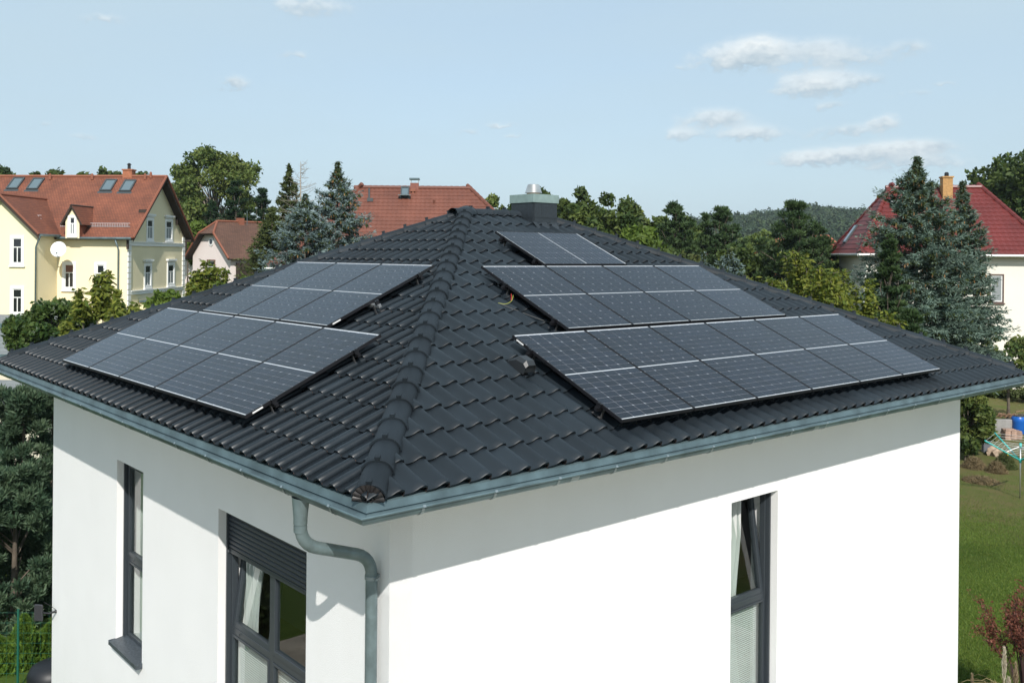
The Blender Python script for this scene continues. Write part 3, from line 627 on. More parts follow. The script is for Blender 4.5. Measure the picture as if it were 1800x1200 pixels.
for k in range(6):
    panel(RM(3.038 + k * PR, .248), f'{ordn[k]} solar panel from the front hip in the lowest row of the right slope', k < 4, (-.004, -.0005, 1.52, 1.64, -.025, -.010) if k == 0 else None)
for k in range(4): panel(RM(3.974 + k * PR, .248 + PHT + .055), f'{ordn[k]} solar panel from the front hip in the middle row of the right slope', False)
panel(RM(5.168, .248 + 2 * PHT + .105, rot=True), 'single solar panel lying sideways below the chimney at the top of the right slope', False)
for k in range(5): panel(LM(2.390 + k * PR, .2986), f'{ordn[k]} solar panel from the front hip in the lower row of the left slope', k < 4, (PWD + .0005, PWD + .004, .08, .20, -.025, -.010) if k == 0 else None)
for k in range(3): panel(LM(3.531 + k * PR, .2986 + PHT + .027), f'{ordn[k]} solar panel from the front hip in the upper row of the left slope', False, (PWD + .0005, PWD + .004, .08, .20, -.025, -.010) if k == 0 else None)
# mounting rails with hooks and end clamps
M_hook = new_mat('dull_steel', (.14, .14, .145), .5, metal=.6)
def rail(side, u0, u1, s, label, silver=False, ext=.05):
    mp = mapR if side == 'R' else mapL
    o = mp(u0, s, .125); ux = (1, 0, 0) if side == 'R' else (0, -1, 0); us = (0, CA, SA) if side == 'R' else (CA, 0, SA); un = (0, -SA, CA) if side == 'R' else (-SA, 0, CA)
    M = frame_M(o, ux, us, un); L = u1 - u0
    t = thing('mounting_rail', label, 'rail', group='rails under the solar panels', M=M)
    mb = MB(); mb.box(0, L, -.02, .02, 0, .037); mb.box(0, L, -.021, -.016, .012, .026, mi=0); link('profile', mb.mesh('profile', M_alu if silver else M_black), t)
    n = max(2, int(L / 1.1)); hm = MB(); hm.box(-.016, .016, -.028, -.0215, -.085, .03); hm.box(-.016, .016, -.028, .10, -.09, -.084); hme = hm.mesh('roof_hook', M_hook)
    for k in range(n + 1): link('roof_hook', hme, t, Matrix.Translation((.10 + (L - .20) * k / n, 0, 0)))
    cm = MB(); cm.box(-.03, .0, -.025, .025, .037, .085); cm.box(-.03, .012, -.025, .025, .0745, .080); cm.tube([(-.016, 0, .085), (-.016, 0, .091)], .007, 6); cme = cm.mesh('end_clamp', M_black)
    link('end_clamp', cme, t, Matrix.Translation((ext, 0, 0))); link('end_clamp', cme, t, Matrix.Translation((L - ext, 0, 0)) @ Matrix.Rotation(math.pi, 4, 'Z'))
E6, E4, E5, E3 = 6 * PR - GAP, 4 * PR - GAP, 5 * PR - GAP, 3 * PR - GAP
rail('R', 3.038 - .05, 3.038 + E6 + .05, .55, 'lower black rail under the lowest panel row of the right slope')
rail('R', 3.038 - .05, 3.038 + E6 + .05, 1.64, 'upper black rail under the lowest panel row of the right slope')
rail('R', 3.974 - .05, 3.974 + E4 + .05, 2.27, 'lower black rail under the middle panel row of the right slope')
rail('R', 3.974 - .05, 3.974 + E4 + .05, 3.22, 'upper black rail under the middle panel row of the right slope')
rail('R', 5.168 - .05, 5.168 + PHT + .06, 3.98, 'lower rail under the sideways panel below the chimney', False)
rail('R', 5.168 - .05, 5.168 + PHT + .05, 4.74, 'upper rail under the sideways panel below the chimney')
def lu(y): return D - y
rail('L', lu(2.39 + E5) - .05, lu(2.39) + .05, .62, 'lower black rail under the lower panel row of the left slope')
rail('L', lu(2.39 + E5) - .05, lu(2.39) + .05, 1.66, 'upper black rail under the lower panel row of the left slope')
rail('L', lu(3.531 + E3) - .05, lu(3.531) + .16, 2.72, 'bare metal rail whose end sticks out beside the upper row of the left slope', True, .05)
rail('L', lu(3.531 + E3) - .05, lu(3.531) + .05, 3.5, 'upper black rail under the upper panel row of the left slope')
# little bent earthing cable at the rail end
def cable(pts, col, label):
    mb = MB(); P = [Vector(mapR(*p)) for p in pts]; sm = []
    for i in range(len(P) - 1):
        for q in np.linspace(0, 1, 5)[:-1]:
            p0, p1, p2, p3 = P[max(i - 1, 0)], P[i], P[i + 1], P[min(i + 2, len(P) - 1)]
            sm.append(.5 * ((2 * p1) + (-p0 + p2) * q + (2 * p0 - 5 * p1 + 4 * p2 - p3) * q * q + (-p0 + 3 * p1 - 3 * p2 + p3) * q ** 3))
    sm.append(P[-1]); mb.tube(sm, .0038, 6); o = mb.obj('cable', col, smooth=True); tag(o, label, 'cable')
cable([(3.95, 3.02, .14), (3.88, 2.95, .10), (3.78, 2.93, .07), (3.70, 2.98, .06)], new_mat('cable_yellow_green', (.34, .36, .08), .5), 'short yellow earthing cable at the rail end left of the middle row')
cable([(3.93, 3.04, .15), (3.89, 2.98, .13), (3.86, 2.94, .11)], new_mat('cable_red', (.5, .05, .03), .4), 'short red cable beside the yellow one at the middle row')
cable([(3.70, 2.96, .065), (3.85, 2.75, .06), (4.0, 2.5, .07), (4.2, 2.3, .07)], new_mat('cable_grey', (.08, .08, .08), .5), 'thin grey cable lying on the tiles left of the middle row')
# floodlight / sensor box on a bracket at the far left corner
t = thing('wall_floodlight', 'small black box lamp on a bracket at the far left wall corner', 'lamp', (OV, 10.12, -4.02))
mb = MB(); mb.tube([(0, 0, 0), (-.03, 0, 0), (-.11, .04, -.02), (-.18, .10, -.01)], [.03, .02, .016, .014], 8); link('bracket', mb.mesh('bracket', M_black), t)
mb = MB(); mb.box(-.075, .075, -.02, .02, -.14, .13); me = mb.mesh('lamp_box', new_mat('lamp_plastic', (.025, .026, .03), .5)); bevel(me, .012); link('lamp_box', me, t, Matrix.Translation((-.24, .13, 0)) @ Matrix.Rotation(rad(-50), 4, 'Z'))
mb = MB(); mb.tube([(-.01, 0, .03), (-.08, .03, .10), (-.17, .09, .16)], .004, 5); link('wire', mb.mesh('wire', M_black), t)
def haze_box():
    m = bpy.data.materials.new('thin_air_haze'); m.use_nodes = True; t = m.node_tree; t.nodes.remove(t.nodes['Principled BSDF']); v = nd(t, 'ShaderNodeVolumePrincipled'); v.inputs['Color'].default_value = (.80, .88, 1, 1); v.inputs['Density'].default_value = HAZE; v.inputs['Anisotropy'].default_value = .2
    t.links.new(v.outputs[0], t.nodes['Material Output'].inputs['Volume']); mb = MB(); mb.box(-1500, 1500, -1500, 1500, GZ - 9, 90); tag(mb.obj('haze', m), 'thin bluish air between the camera and the far hill', 'haze', kind='stuff')
HAZE = .00016
haze_box()
#@@BACK@@
# ------------------------------------------------------------------ ground surfaces near the house
def slab(name, pts, z, mat):
    mb = MB(); mb.quad(*[(p[0], p[1], z) for p in pts]); o = mb.obj(name, mat); tag(o, kind='structure'); return o
M_soil = new_mat('pale_gravel_and_soil', (.30, .265, .215), .95, noise=(1.3, .35, 8), bump=(9, .6, .05))
slab('gravel_yard', [(-26, -26), (13.2, -26), (13.2, -1.2), (-1.2, -1.2), (-1.2, 10.9), (-26, 10.9)], GZ + .012, M_soil)
slab('drip_strip', [(13.0, -.6), (12.3, -.6), (12.3, 11), (13.0, 11)], GZ + .016, new_mat('dark_gravel', (.10, .10, .095), .9, noise=(30, .5), bump=(40, .6, .03)))

# ------------------------------------------------------------------ foliage
def quadcloud(name, C, T, B, tone, mat, parent=None, M=None, tri=False):
    n = len(C); k = 3 if tri else 4
    if tri: V = np.stack([C - B, C + B, C + T], 1).reshape(-1, 3)
    else: V = np.stack([C - T, C - B * .9, C + T, C + B], 1).reshape(-1, 3)
    me = bpy.data.meshes.new(name); me.vertices.add(n * k); me.vertices.foreach_set('co', V.astype(np.float32).ravel())
    me.loops.add(n * k); me.loops.foreach_set('vertex_index', np.arange(n * k, dtype=np.int32))
    me.polygons.add(n); me.polygons.foreach_set('loop_start', np.arange(0, n * k, k, dtype=np.int32))
    a = me.attributes.new('tone', 'FLOAT', 'FACE'); a.data.foreach_set('value', np.clip(tone, 0, 1).astype(np.float32))
    me.materials.append(mat); me.update(calc_edges=True)
    return link(name, me, parent, M)
def unit(v): return v / np.maximum(np.linalg.norm(v, axis=-1, keepdims=True), 1e-6)
def rand_unit(n): return unit(rng.normal(size=(n, 3)))
def leaves(C, size, up=.5, asp=.55, vary=.35):
    n = len(C); nrm = unit(rand_unit(n) + np.array([0, 0, up])); t = unit(np.cross(nrm, rand_unit(n))); b = np.cross(nrm, t)
    s = size * (1 + vary * rng.normal(size=(n, 1))).clip(.4, 1.9); return t * s, b * s * asp
MLF = {
 'oak': leaf_mat('leaf_oak', (.034, .062, .016), (.105, .140, .032)),
 'darkoak': leaf_mat('leaf_dark_oak', (.018, .038, .012), (.045, .070, .020)),
 'airy': leaf_mat('leaf_airy', (.060, .100, .024), (.165, .195, .048)),
 'yellow': leaf_mat('leaf_yellow_green', (.070, .110, .018), (.19, .200, .030), .3),
 'lime': leaf_mat('leaf_lime', (.075, .125, .020), (.13, .18, .03), .3),
 'laurel': leaf_mat('leaf_laurel', (.025, .055, .014), (.075, .110, .025), .15, .4),
 'pine': leaf_mat('needle_pine', (.024, .050, .018), (.062, .100, .034), .1),
 'darkpine': leaf_mat('needle_darkpine', (.012, .032, .014), (.028, .055, .020), .1),
 'blue': leaf_mat('needle_blue_spruce', (.065, .105, .105), (.20, .265, .26), .1),
 'bluegreen': leaf_mat('needle_bluegreen_spruce', (.040, .078, .058), (.155, .215, .172), .1),
 'hedge': leaf_mat('needle_grey_green_pine', (.034, .068, .038), (.100, .145, .078), .1),
 'olive': leaf_mat('needle_olive', (.040, .060, .016), (.085, .100, .030), .1),
 'thuja': leaf_mat('needle_thuja', (.045, .105, .014), (.13, .20, .028), .15),
 'cone': leaf_mat('brown_cones', (.16, .085, .035), (.26, .15, .06), .0),
 'dry': leaf_mat('dry_stalks', (.11, .085, .040), (.24, .18, .10), .1),
 'redleaf': leaf_mat('leaf_red_brown', (.10, .035, .022), (.24, .085, .055), .2),
 'haze': leaf_mat('leaf_far_wood_hazed', (.022, .045, .020), (.055, .080, .030), .1)}  # far wood leaves, with distance haze tinted into the green
M_bark = new_mat('bark', (.10, .08, .06), .9, noise=(6, .35), bump=(12, .6, .03))
M_barkpale = new_mat('bark_pale', (.24, .21, .17), .9, noise=(6, .3))
def gxy(px, depth):
    p = at(px, 450, depth); return p.x, p.y
def ztop(py, px, depth): return at(px, py, depth).z
def limbs(parent, base, tips, r0, mat, r1=.02):
    mb = MB()
    for t in tips:
        t = Vector(t); b = Vector(base) + Vector((random.uniform(-.1, .1) * r0, random.uniform(-.1, .1) * r0, random.uniform(0, .5) * (t.z - base[2]))); m = b.lerp(t, .5) + Vector((random.uniform(-1, 1), random.uniform(-1, 1), .6)) * (t - b).length * .09
        mb.tube([b, m, t], [r0, (r0 + r1) * .5, r1], 5, cap=False)
    tag(link('limbs', mb.mesh('limbs', mat, True), parent), kind='stuff')
def trunk(parent, x, y, z0, z1, r, mat):
    mb = MB(); n = 6; mb.tube([(x + .04 * r * math.sin(i * 2.), y + .04 * r * math.cos(i * 3.), z0 + (z1 - z0) * i / n) for i in range(n + 1)], [r * (1 - .8 * i / n) * (1.35 if i == 0 else 1) for i in range(n + 1)], 8)
    link('trunk', mb.mesh('trunk', mat, True), parent)
def broadleaf(px, py, hw, depth, label, mat='oak', leaf=.16, n=6000, low=None, blobs=26, airy=.0, kind='tree', rb=.30, bark=None, stems=1, group=None, cat=None, zbase=None):
    """px,py crown top as seen; hw half width (seen); low = seen y where the crown ends below"""
    x, y = gxy(px, depth); zt = ztop(py, px, depth); R = hw * depth / F_PX; g = float(ground_z(x, y)) if zbase is None else zbase
    zl = max(g + .3, ztop(low, px, depth)) if low else g + (zt - g) * .3
    t = thing('bush' if kind == 'bush' else 'broadleaf_tree', label, cat or kind, (x, y, g), group=group); H = (zt - zl) / 2; cz = (zt + zl) / 2 - g
    bc = rand_unit(blobs) * (rng.uniform(.35, 1, (blobs, 1)) ** .45); bc *= np.array([1 - rb * .6, 1 - rb * .6, 1 - rb * .5]); P = bc * np.array([R, R, H]) + np.array([0, 0, cz])
    br = np.minimum(R, H) * rb * rng.uniform(.7, 1.35, blobs)
    per = rng.multinomial(n, (br ** 2) / (br ** 2).sum()); idx = np.repeat(np.arange(blobs), per)
    d = rand_unit(n) * (rng.uniform(.15 if airy else .45, 1.08, (n, 1)) ** .5); C = P[idx] + d * br[idx, None] * np.array([1, 1, .8]) + rng.normal(size=(n, 3)) * leaf * .6
    C[:, 2] = np.maximum(C[:, 2], .1)
    T, B = leaves(C, leaf, .35); tone = .45 + .28 * rng.normal(size=n) + .25 * rng.normal(size=blobs)[idx]
    tag(quadcloud('crown', C, T, B, tone, MLF[mat], t), kind='stuff')
    bk = bark or M_bark; tr = max(.05, R * .055)
    for s_ in range(stems):
        ox, oy = (0, 0) if stems == 1 else (random.uniform(-.3, .3) * R, random.uniform(-.3, .3) * R)
        trunk(t, ox, oy, -.1, cz + H * .4, tr / (stems ** .5), bk)
    limbs(t, (0, 0, cz - H * .8 if cz - H * .8 > 0 else .1), [tuple(p) for p in P[:: 1 if airy else 2]], tr * .4, bk, .012)
    return t
def pine(px, py, hw, depth, label, mat='pine', n=7000, leaf=.14, low=None, cat='tree', group=None, tiers=9, spiky=.6, name='pine_tree', cones=0):
    """irregular pine: tufted clumps on upswept branches"""
    x, y = gxy(px, depth); zt = ztop(py, px, depth); R = hw * depth / F_PX; g = float(ground_z(x, y)); H = zt - g
    zl = (ztop(low, px, depth) - g) if low else H * .18
    t = thing(name, label, cat, (x, y, g), group=group); trunk(t, 0, 0, -.1, H * .97, max(.06, R * .06), M_bark)
    P = []; rad_ = []; tips = []
    for k in range(tiers):
        f = (k + .3) / tiers; z = zl + (H - zl) * f; rr = R * (1 - f ** 1.5) * rng.uniform(.75, 1.1) + R * .06; nb = int(6 + 6 * (1 - f))
        a0 = rng.uniform(0, 6.28)
        for b in range(nb):
            a = a0 + 6.283 * b / nb + rng.normal() * .25; L = rr * rng.uniform(.65, 1.1); zb = z + (H - zl) / tiers * rng.uniform(-.5, .5)
            tips.append((L * math.cos(a), L * math.sin(a), zb + L * .12)) 
            m = max(2, int(L / (R * .22)))
            for q in range(m):
                u = (q + .8) / m; P.append((L * u * math.cos(a), L * u * math.sin(a), zb + L * .18 * u * u)); rad_.append((.16 * R + .05) * (1.15 - .5 * u) * rng.uniform(.8, 1.2))
    P.append((0, 0, H - .12 * R)); rad_.append(.10 * R); P = np.array(P); rad_ = np.array(rad_); nb = len(P)
    idx = rng.integers(0, nb, n); w = rand_unit(n) * rng.uniform(.3, 1.05, (n, 1)); C = P[idx] + w * rad_[idx, None] * np.array([1, 1, .6])
    dirn = unit(w + np.array([0, 0, spiky])); s = leaf * rng.uniform(.6, 1.4, (n, 1)); side = unit(np.cross(dirn, rand_unit(n)))
    tone = .4 + .3 * (w[:, 2]) + .18 * rng.normal(size=n) * 1 + .2 * rng.normal(size=nb)[idx] if False else .45 + .2 * rng.normal(size=n) + .25 * rng.normal(size=nb)[idx]
    tag(quadcloud('needles', C, dirn * s, side * s * .32, tone, MLF[mat], t), kind='stuff'); limbs(t, (0, 0, zl), tips[::2], max(.02, R * .02), M_bark, .01)
    return t
def spruce(px, py, hw, depth, label, mat='blue', n=16000, leaf=.13, low=None, cones=0, cat='tree', levels=20, lean=0, pw=.85, group=None, droop=.25):
    x, y = gxy(px, depth); zt = ztop(py, px, depth); R = hw * depth / F_PX; g = float(ground_z(x, y)); H = zt - g
    zl = (ztop(low, px, depth) - g) if low else H * .05
    t = thing('spruce_tree', label, cat, (x, y, g), group=group); trunk(t, 0, 0, -.1, H * .985, max(.07, R * .05), M_bark)
    segs = []                                 # (start, end, weight)
    for k in range(levels):
        f0 = (k + .5) / levels; nb = int(5 + 6 * (1 - f0)); a0 = rng.uniform(0, 6.28)
        for b in range(nb):
            f = min(.985, max(.0, f0 + rng.uniform(-.9, .9) / levels)); z = zl + (H - zl) * f; rr = R * (1 - f) ** pw * min(1, .16 + 3.4 * (1 - f)) + .03
            a = a0 + 6.283 * b / nb + rng.normal() * .3; L = rr * rng.choice([rng.uniform(.45, .8), rng.uniform(.8, 1.08)]) * (1 + .12 * math.sin(2.3 * a + k)); dz = (-droop * (1 - f) + .45 * f + rng.normal() * .10) * L
            s0 = np.array([0, 0, z]); e0 = np.array([L * math.cos(a), L * math.sin(a), z + dz]); segs.append((s0, e0, L))
            for sgn in (-1, 1):              # side twigs
                for u in (.45, .65, .85):
                    m = s0 + (e0 - s0) * u; aa = a + sgn * .75; l2 = L * .32 * (1.15 - u); segs.append((m, m + np.array([l2 * math.cos(aa), l2 * math.sin(aa), dz * .1 - .03]), l2))
    S0 = np.array([s[0] for s in segs]); E0 = np.array([s[1] for s in segs]); Lw = np.array([s[2] for s in segs])
    idx = rng.choice(len(segs), n, p=Lw / Lw.sum()); u = rng.uniform(.12, 1.02, n) ** .75; C = S0[idx] + (E0[idx] - S0[idx]) * u[:, None]
    C[:, 2] += .10 * (u ** 2) * Lw[idx]      # upturned tips
    ax = unit(E0[idx] - S0[idx]); off = rand_unit(n); off[:, 2] *= .7; off[:, 2] -= .12 ; rad_ = (.030 * R + .07) * rng.uniform(.2, 1.2, (n, 1)); C = C + off * rad_
    dirn = unit(ax * .8 + off + np.array([0, 0, .1])); s = leaf * rng.uniform(.6, 1.35, (n, 1)); side = unit(np.cross(dirn, rand_unit(n)))
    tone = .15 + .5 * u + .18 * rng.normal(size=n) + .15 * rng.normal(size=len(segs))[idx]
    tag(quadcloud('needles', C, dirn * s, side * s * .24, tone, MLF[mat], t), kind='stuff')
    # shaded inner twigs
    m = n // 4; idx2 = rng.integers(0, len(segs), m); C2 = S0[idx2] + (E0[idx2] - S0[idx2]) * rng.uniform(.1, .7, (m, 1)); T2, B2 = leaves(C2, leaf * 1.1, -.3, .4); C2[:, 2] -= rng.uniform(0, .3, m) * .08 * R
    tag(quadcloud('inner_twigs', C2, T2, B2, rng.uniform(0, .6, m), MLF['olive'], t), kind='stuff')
    if cones:
        idx = rng.integers(0, len(segs), cones); C = S0[idx] + (E0[idx] - S0[idx]) * rng.uniform(.75, 1.0, (cones, 1)); keep = C[:, 2] > zl + (H - zl) * .35; C = C[keep] - np.array([0, 0, .1]); m = len(C)
        T = np.tile(np.array([[0, 0, .085]]), (m, 1)) * rng.uniform(.7, 1.3, (m, 1)); B = unit(rng.normal(size=(m, 3)) * np.array([1, 1, 0])) * .03
        tag(quadcloud('cones', C, T, B, rng.uniform(0, 1, m), MLF['cone'], t), kind='stuff')
    return t
def sumac(px, py, hw, depth, label, n=1500, low=None, mat='yellow', leaf=.10, stems=7, group=None, bark=None, cat='shrub'):
    """open shrub of arching shoots with hanging long leaves"""
    x, y = gxy(px, depth); zt = ztop(py, px, depth); R = hw * depth / F_PX; g = float(ground_z(x, y)); H = zt - g
    zl = (ztop(low, px, depth) - g) if low else H * .5
    t = thing('leafy_shrub', label, cat, (x, y, g), group=group); mb = MB(); C = []
    for s in range(stems):
        a = rng.uniform(0, 6.28); r = R * rng.uniform(.1, 1) ** .7; top = H * rng.uniform(.86, 1.0) - (r / R) * (H - zl) * .35; p0 = Vector((random.uniform(-.1, .1), random.uniform(-.1, .1), 0)); p2 = Vector((r * math.cos(a), r * math.sin(a), top)); p1 = p0.lerp(p2, .55) + Vector((0, 0, (top) * .08))
        mb.tube([p0, p1, p2], [.035, .022, .008], 5, cap=False)
        for q in np.linspace(.0, 1, 16):
            c = p1.lerp(p2, q); 
            if c.z < zl: continue
            for w in range(3):
                aa = random.uniform(0, 6.28); l = R * random.uniform(.12, .34) * (1.1 - .5 * q); e = c + Vector((l * math.cos(aa), l * math.sin(aa), l * .35)); mb.tube([c, e], [.008, .003], 3, cap=False); C.append((c, e))
    idx = rng.integers(0, len(C), n); u = rng.uniform(.25, 1.05, (n, 1)); A = np.array([tuple(c[0]) for c in C]); E = np.array([tuple(c[1]) for c in C]); P = A[idx] + (E[idx] - A[idx]) * u + rng.normal(size=(n, 3)) * .06
    dirn = unit(rng.normal(size=(n, 3)) * np.array([1, 1, .5]) + np.array([0, 0, -.55])); s = leaf * rng.uniform(.6, 1.4, (n, 1)); side = unit(np.cross(dirn, rand_unit(n)))
    tag(quadcloud('leaves', P + dirn * s * .6, dirn * s, side * s * .38, .5 + .3 * rng.normal(size=n), MLF[mat], t), kind='stuff')
    tag(link('shoots', mb.mesh('shoots', bark or M_barkpale, True), t), kind='stuff'); return t

# trees in the left background
broadleaf(378, 236, 86, 95, 'tall airy broadleaf tree with open crown, highest tree left of the roof', 'airy', .17, 24000, low=440, blobs=75, airy=1, rb=.19, bark=M_barkpale)
broadleaf(330, 345, 45, 90, 'round green tree just right of the yellow house gable', 'airy', .22, 5000, low=470, blobs=26, rb=.3)
broadleaf(352, 385, 40, 84, 'yellowish green tree right behind the pink house roof', 'lime', .18, 4000, low=470)
pine(412, 316, 42, 82, 'dark pine in front of the tall airy tree', 'darkpine', 16000, .14, low=460)
pine(460, 332, 45, 84, 'broad dark pine between pink house and bare topped conifer', 'darkpine', 16000, .14, low=470)
broadleaf(432, 372, 34, 90, 'dark green tree filling the gap behind the pink house chimney', 'oak', .18, 4000, low=470)
pine(372, 352, 30, 86, 'small dark pine half hidden behind the pink house ridge', 'darkpine', 4500, .2, low=460)
spruce(507, 288, 66, 62, 'thin topped olive green conifer left of the dead treetop', 'olive', 11000, .15, low=500, pw=.75, levels=40)
spruce(478, 366, 78, 58, 'wide olive green conifer above the left hip of the roof', 'olive', 13000, .14, low=520, pw=.6, levels=34)
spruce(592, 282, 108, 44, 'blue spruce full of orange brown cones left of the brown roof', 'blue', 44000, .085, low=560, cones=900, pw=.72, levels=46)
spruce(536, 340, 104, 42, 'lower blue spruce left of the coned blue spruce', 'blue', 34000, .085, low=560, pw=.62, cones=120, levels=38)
# dead treetop
x, y = gxy(527, 60); t = thing('dead_tree', 'bare grey dead treetop between the olive conifer and the blue spruce', 'tree', (x, y, GZ)); H = ztop(284, 527, 60) - GZ
mb = MB(); mb.tube([(0, 0, 0), (.05, 0, H * .6), (0, 0, H)], [.16, .09, .012], 6); link('trunk', mb.mesh('trunk', M_barkpale, True), t); mb = MB()
for k in range(46):
    z = H * (.62 + .37 * k / 46); a = random.uniform(0, 6.28); L = (H - z) * .38 + .35; e = Vector((L * math.cos(a), L * math.sin(a), z + L * random.uniform(-.1, .5))); mb.tube([(0, 0, z), Vector((0, 0, z)).lerp(e, .5) + Vector((0, 0, -.05)), e], [.022, .014, .006], 4, cap=False)
    for q in range(3):
        s_ = Vector((0, 0, z)).lerp(e, .4 + .2 * q); mb.tube([s_, s_ + Vector((random.uniform(-.3, .3), random.uniform(-.3, .3), random.uniform(.0, .35)))], [.009, .004], 3, cap=False)
tag(link('branches', mb.mesh('branches', M_barkpale, True), t), kind='stuff')
# shrubs seen over the left hip
broadleaf(92, 528, 84, 31, 'dense dark green laurel bush beside the grey garage roofs', 'laurel', .080, 20000, low=625, blobs=70, rb=.28, kind='bush')
sumac(176, 466, 44, 30, 'open leafy shrub with hanging leaves in front of the yellow facade', 2300, low=560, leaf=.115, stems=12)
sumac(222, 520, 42, 29, 'low yellow green shrub right of the open leafy shrub', 1900, low=580, leaf=.10, stems=12)
sumac(128, 555, 30, 29, 'light green shrub tuft at the right of the laurel bush', 1000, low=600, leaf=.10, stems=8)
broadleaf(300, 510, 52, 33, 'flat topped green bush under the yellow gable', 'lime', .09, 5000, low=580, blobs=34, rb=.28, kind='bush')
sumac(370, 447, 36, 34, 'leafy shrub in front of the pink gable wall', 2200, low=540, leaf=.12, stems=12)
sumac(345, 490, 30, 33, 'small leafy shrub at the left foot of the pink gable', 900, low=540, leaf=.10, stems=9)
sumac(418, 475, 34, 33, 'yellow green shrub right of the pink gable wall', 1500, low=540, leaf=.10, stems=11, mat='lime')
broadleaf(455, 492, 38, 34, 'bright green bush low behind the left hip', 'lime', .09, 3000, low=560, blobs=24, kind='bush')
# far trees over the yellow house ridge
for i, (px, py, hw) in enumerate([(8, 293, 20), (60, 300, 8), (100, 298, 20), (150, 301, 14), (182, 296, 10), (200, 300, 18), (243, 299, 16)]):
    broadleaf(px, py, hw, 125, ['distant treetop at the left picture edge above the villa ridge', 'tiny distant treetop left of the left skylights', 'distant treetop above the space between the skylight pairs', 'low distant treetop right of the ridge middle of the villa', 'tiny distant treetop left of the villa chimney', 'distant treetop immediately left of the villa chimney', 'distant treetop right of the villa chimney'][i], 'oak', .3, 900, low=py + 46, blobs=12, group='treetops behind the yellow house')
# behind the chimney and to its right
for (px, py, hw, dp_, mt, nn, lb) in [
    (868, 333, 26, 72, 'airy', 3200, 'loose treetop with reddish tips right of the brown roof'),
    (905, 340, 22, 74, 'oak', 3000, 'green treetop just left of the chimney'),
    (948, 322, 30, 70, 'oak', 4500, 'treetop directly behind the steel flue'),
    (1012, 326, 46, 66, 'oak', 7000, 'dark broadleaf tree just right of the chimney'),
    (1080, 338, 52, 64, 'oak', 7500, 'second dark broadleaf tree right of the chimney'),
    (1045, 385, 45, 60, 'oak', 5000, 'dark green tree low behind the right hip'),
    (1122, 388, 46, 52, 'lime', 6500, 'bright lime green round tree behind the right hip'),
    (1165, 430, 38, 50, 'oak', 4000, 'small dark tree right of the lime green tree'),
    (1225, 392, 38, 85, 'oak', 4500, 'bushy tree between the two middle pines'),
    (1330, 400, 46, 95, 'oak', 4500, 'broad dark tree left of the orange building'),
    (1215, 440, 40, 55, 'olive', 4000, 'dull green tree behind the small blue spruces'),
    (1300, 425, 42, 60, 'oak', 4500, 'dark bushy tree above the sumac shrubs'),
    (895, 352, 34, 78, 'oak', 4500, 'dark leafy tree filling the gap left of the chimney'), (985, 345, 34, 74, 'oak', 5000, 'leafy tree touching the right side of the chimney cap'), (1145, 362, 34, 80, 'oak', 4500, 'green treetop behind the lime green tree'), (1110, 352, 26, 84, 'airy', 3500, 'lighter treetop between two dark broadleaf trees'), (1210, 372, 28, 90, 'oak', 3500, 'small round treetop right of the first dark pine'), (1350, 420, 44, 74, 'darkoak', 5000, 'dark leaved tree beneath the orange building'), (1455, 425, 34, 70, 'oak', 3500, 'dark green tree left of the red hipped roof')]:
    broadleaf(px, py, hw, dp_, lb, mt, .16 if dp_ < 80 else .2, int(nn * 1.2), low=py + 135, blobs=34, rb=.26)
pine(1186, 354, 56, 66, 'dark pine with pointed shoots behind the right hip', 'pine', 16000, .12, low=480)
pine(1268, 362, 58, 68, 'pine with two upright leaders below the far hill', 'pine', 16000, .12, low=490)
pine(1240, 374, 30, 70, 'slim pine left of the two leader pine', 'pine', 3500, .17, low=490)
pine(1398, 354, 78, 58, 'big dark pine in front of the far hill', 'pine', 24000, .115, low=520, tiers=11)
pine(1440, 395, 50, 60, 'lower dark pine right of the big dark pine', 'pine', 10000, .115, low=520)
spruce(1236, 438, 26, 40, 'slim small blue spruce behind the right hip', 'blue', 4000, .08, low=560)
spruce(1282, 438, 50, 38, 'small wide blue spruce with white tips', 'blue', 8000, .08, low=560, pw=.6)
# shrubs over the right hip
for (px, py, hw, dp_, nn, lb) in [
    (1322, 478, 40, 30, 2200, 'leafy green shrub left of the pale gap in the hedge'),
    (1360, 470, 34, 27, 1800, 'yellowing leafy shrub right of the pale gap'),
    (1412, 408, 34, 30, 1900, 'tall thin yellow green shrub with pale stems before the big pine'),
    (1450, 445, 46, 28, 3000, 'broad yellowish leafy shrub above the middle of the right hip'),
    (1500, 452, 36, 29, 2000, 'leafy shrub before the shaded wall of the red roofed house'),
    (1398, 520, 40, 26, 2200, 'low yellow green shrub just above the hip tiles'),
    (1480, 520, 44, 26, 2600, 'low leafy shrub behind the hip joint near the big spruce'),
    (1545, 528, 40, 26, 2200, 'yellow tinged shrub in front of the young pine')]:
    sumac(px, py, hw, dp_, lb, int(nn * 1.7), low=py + 130, leaf=.085, stems=16)
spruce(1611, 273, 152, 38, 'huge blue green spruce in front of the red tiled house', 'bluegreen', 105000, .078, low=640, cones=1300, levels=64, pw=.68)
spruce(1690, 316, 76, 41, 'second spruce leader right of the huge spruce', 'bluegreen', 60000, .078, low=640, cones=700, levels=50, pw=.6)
pine(1563, 410, 46, 31, 'young green pine left of the huge blue green spruce', 'pine', 18000, .085, low=640, tiers=8)
pine(1600, 545, 60, 28, 'low loose pine behind the hip tiles near the spruce', 'pine', 14000, .08, low=680)
broadleaf(1722, 306, 46, 88, 'dark broadleaf tree directly right of the red roof ridge', 'oak', .2, 9000, low=500, blobs=40, rb=.25)
broadleaf(1768, 272, 80, 85, 'great dark broadleaf tree behind the red roof at the right edge', 'oak', .24, 12000, low=520, blobs=50, rb=.25)
broadleaf(1835, 252, 90, 80, 'dark tree crown cut by the right edge of the picture', 'oak', .24, 8000, low=520, blobs=40, rb=.25)
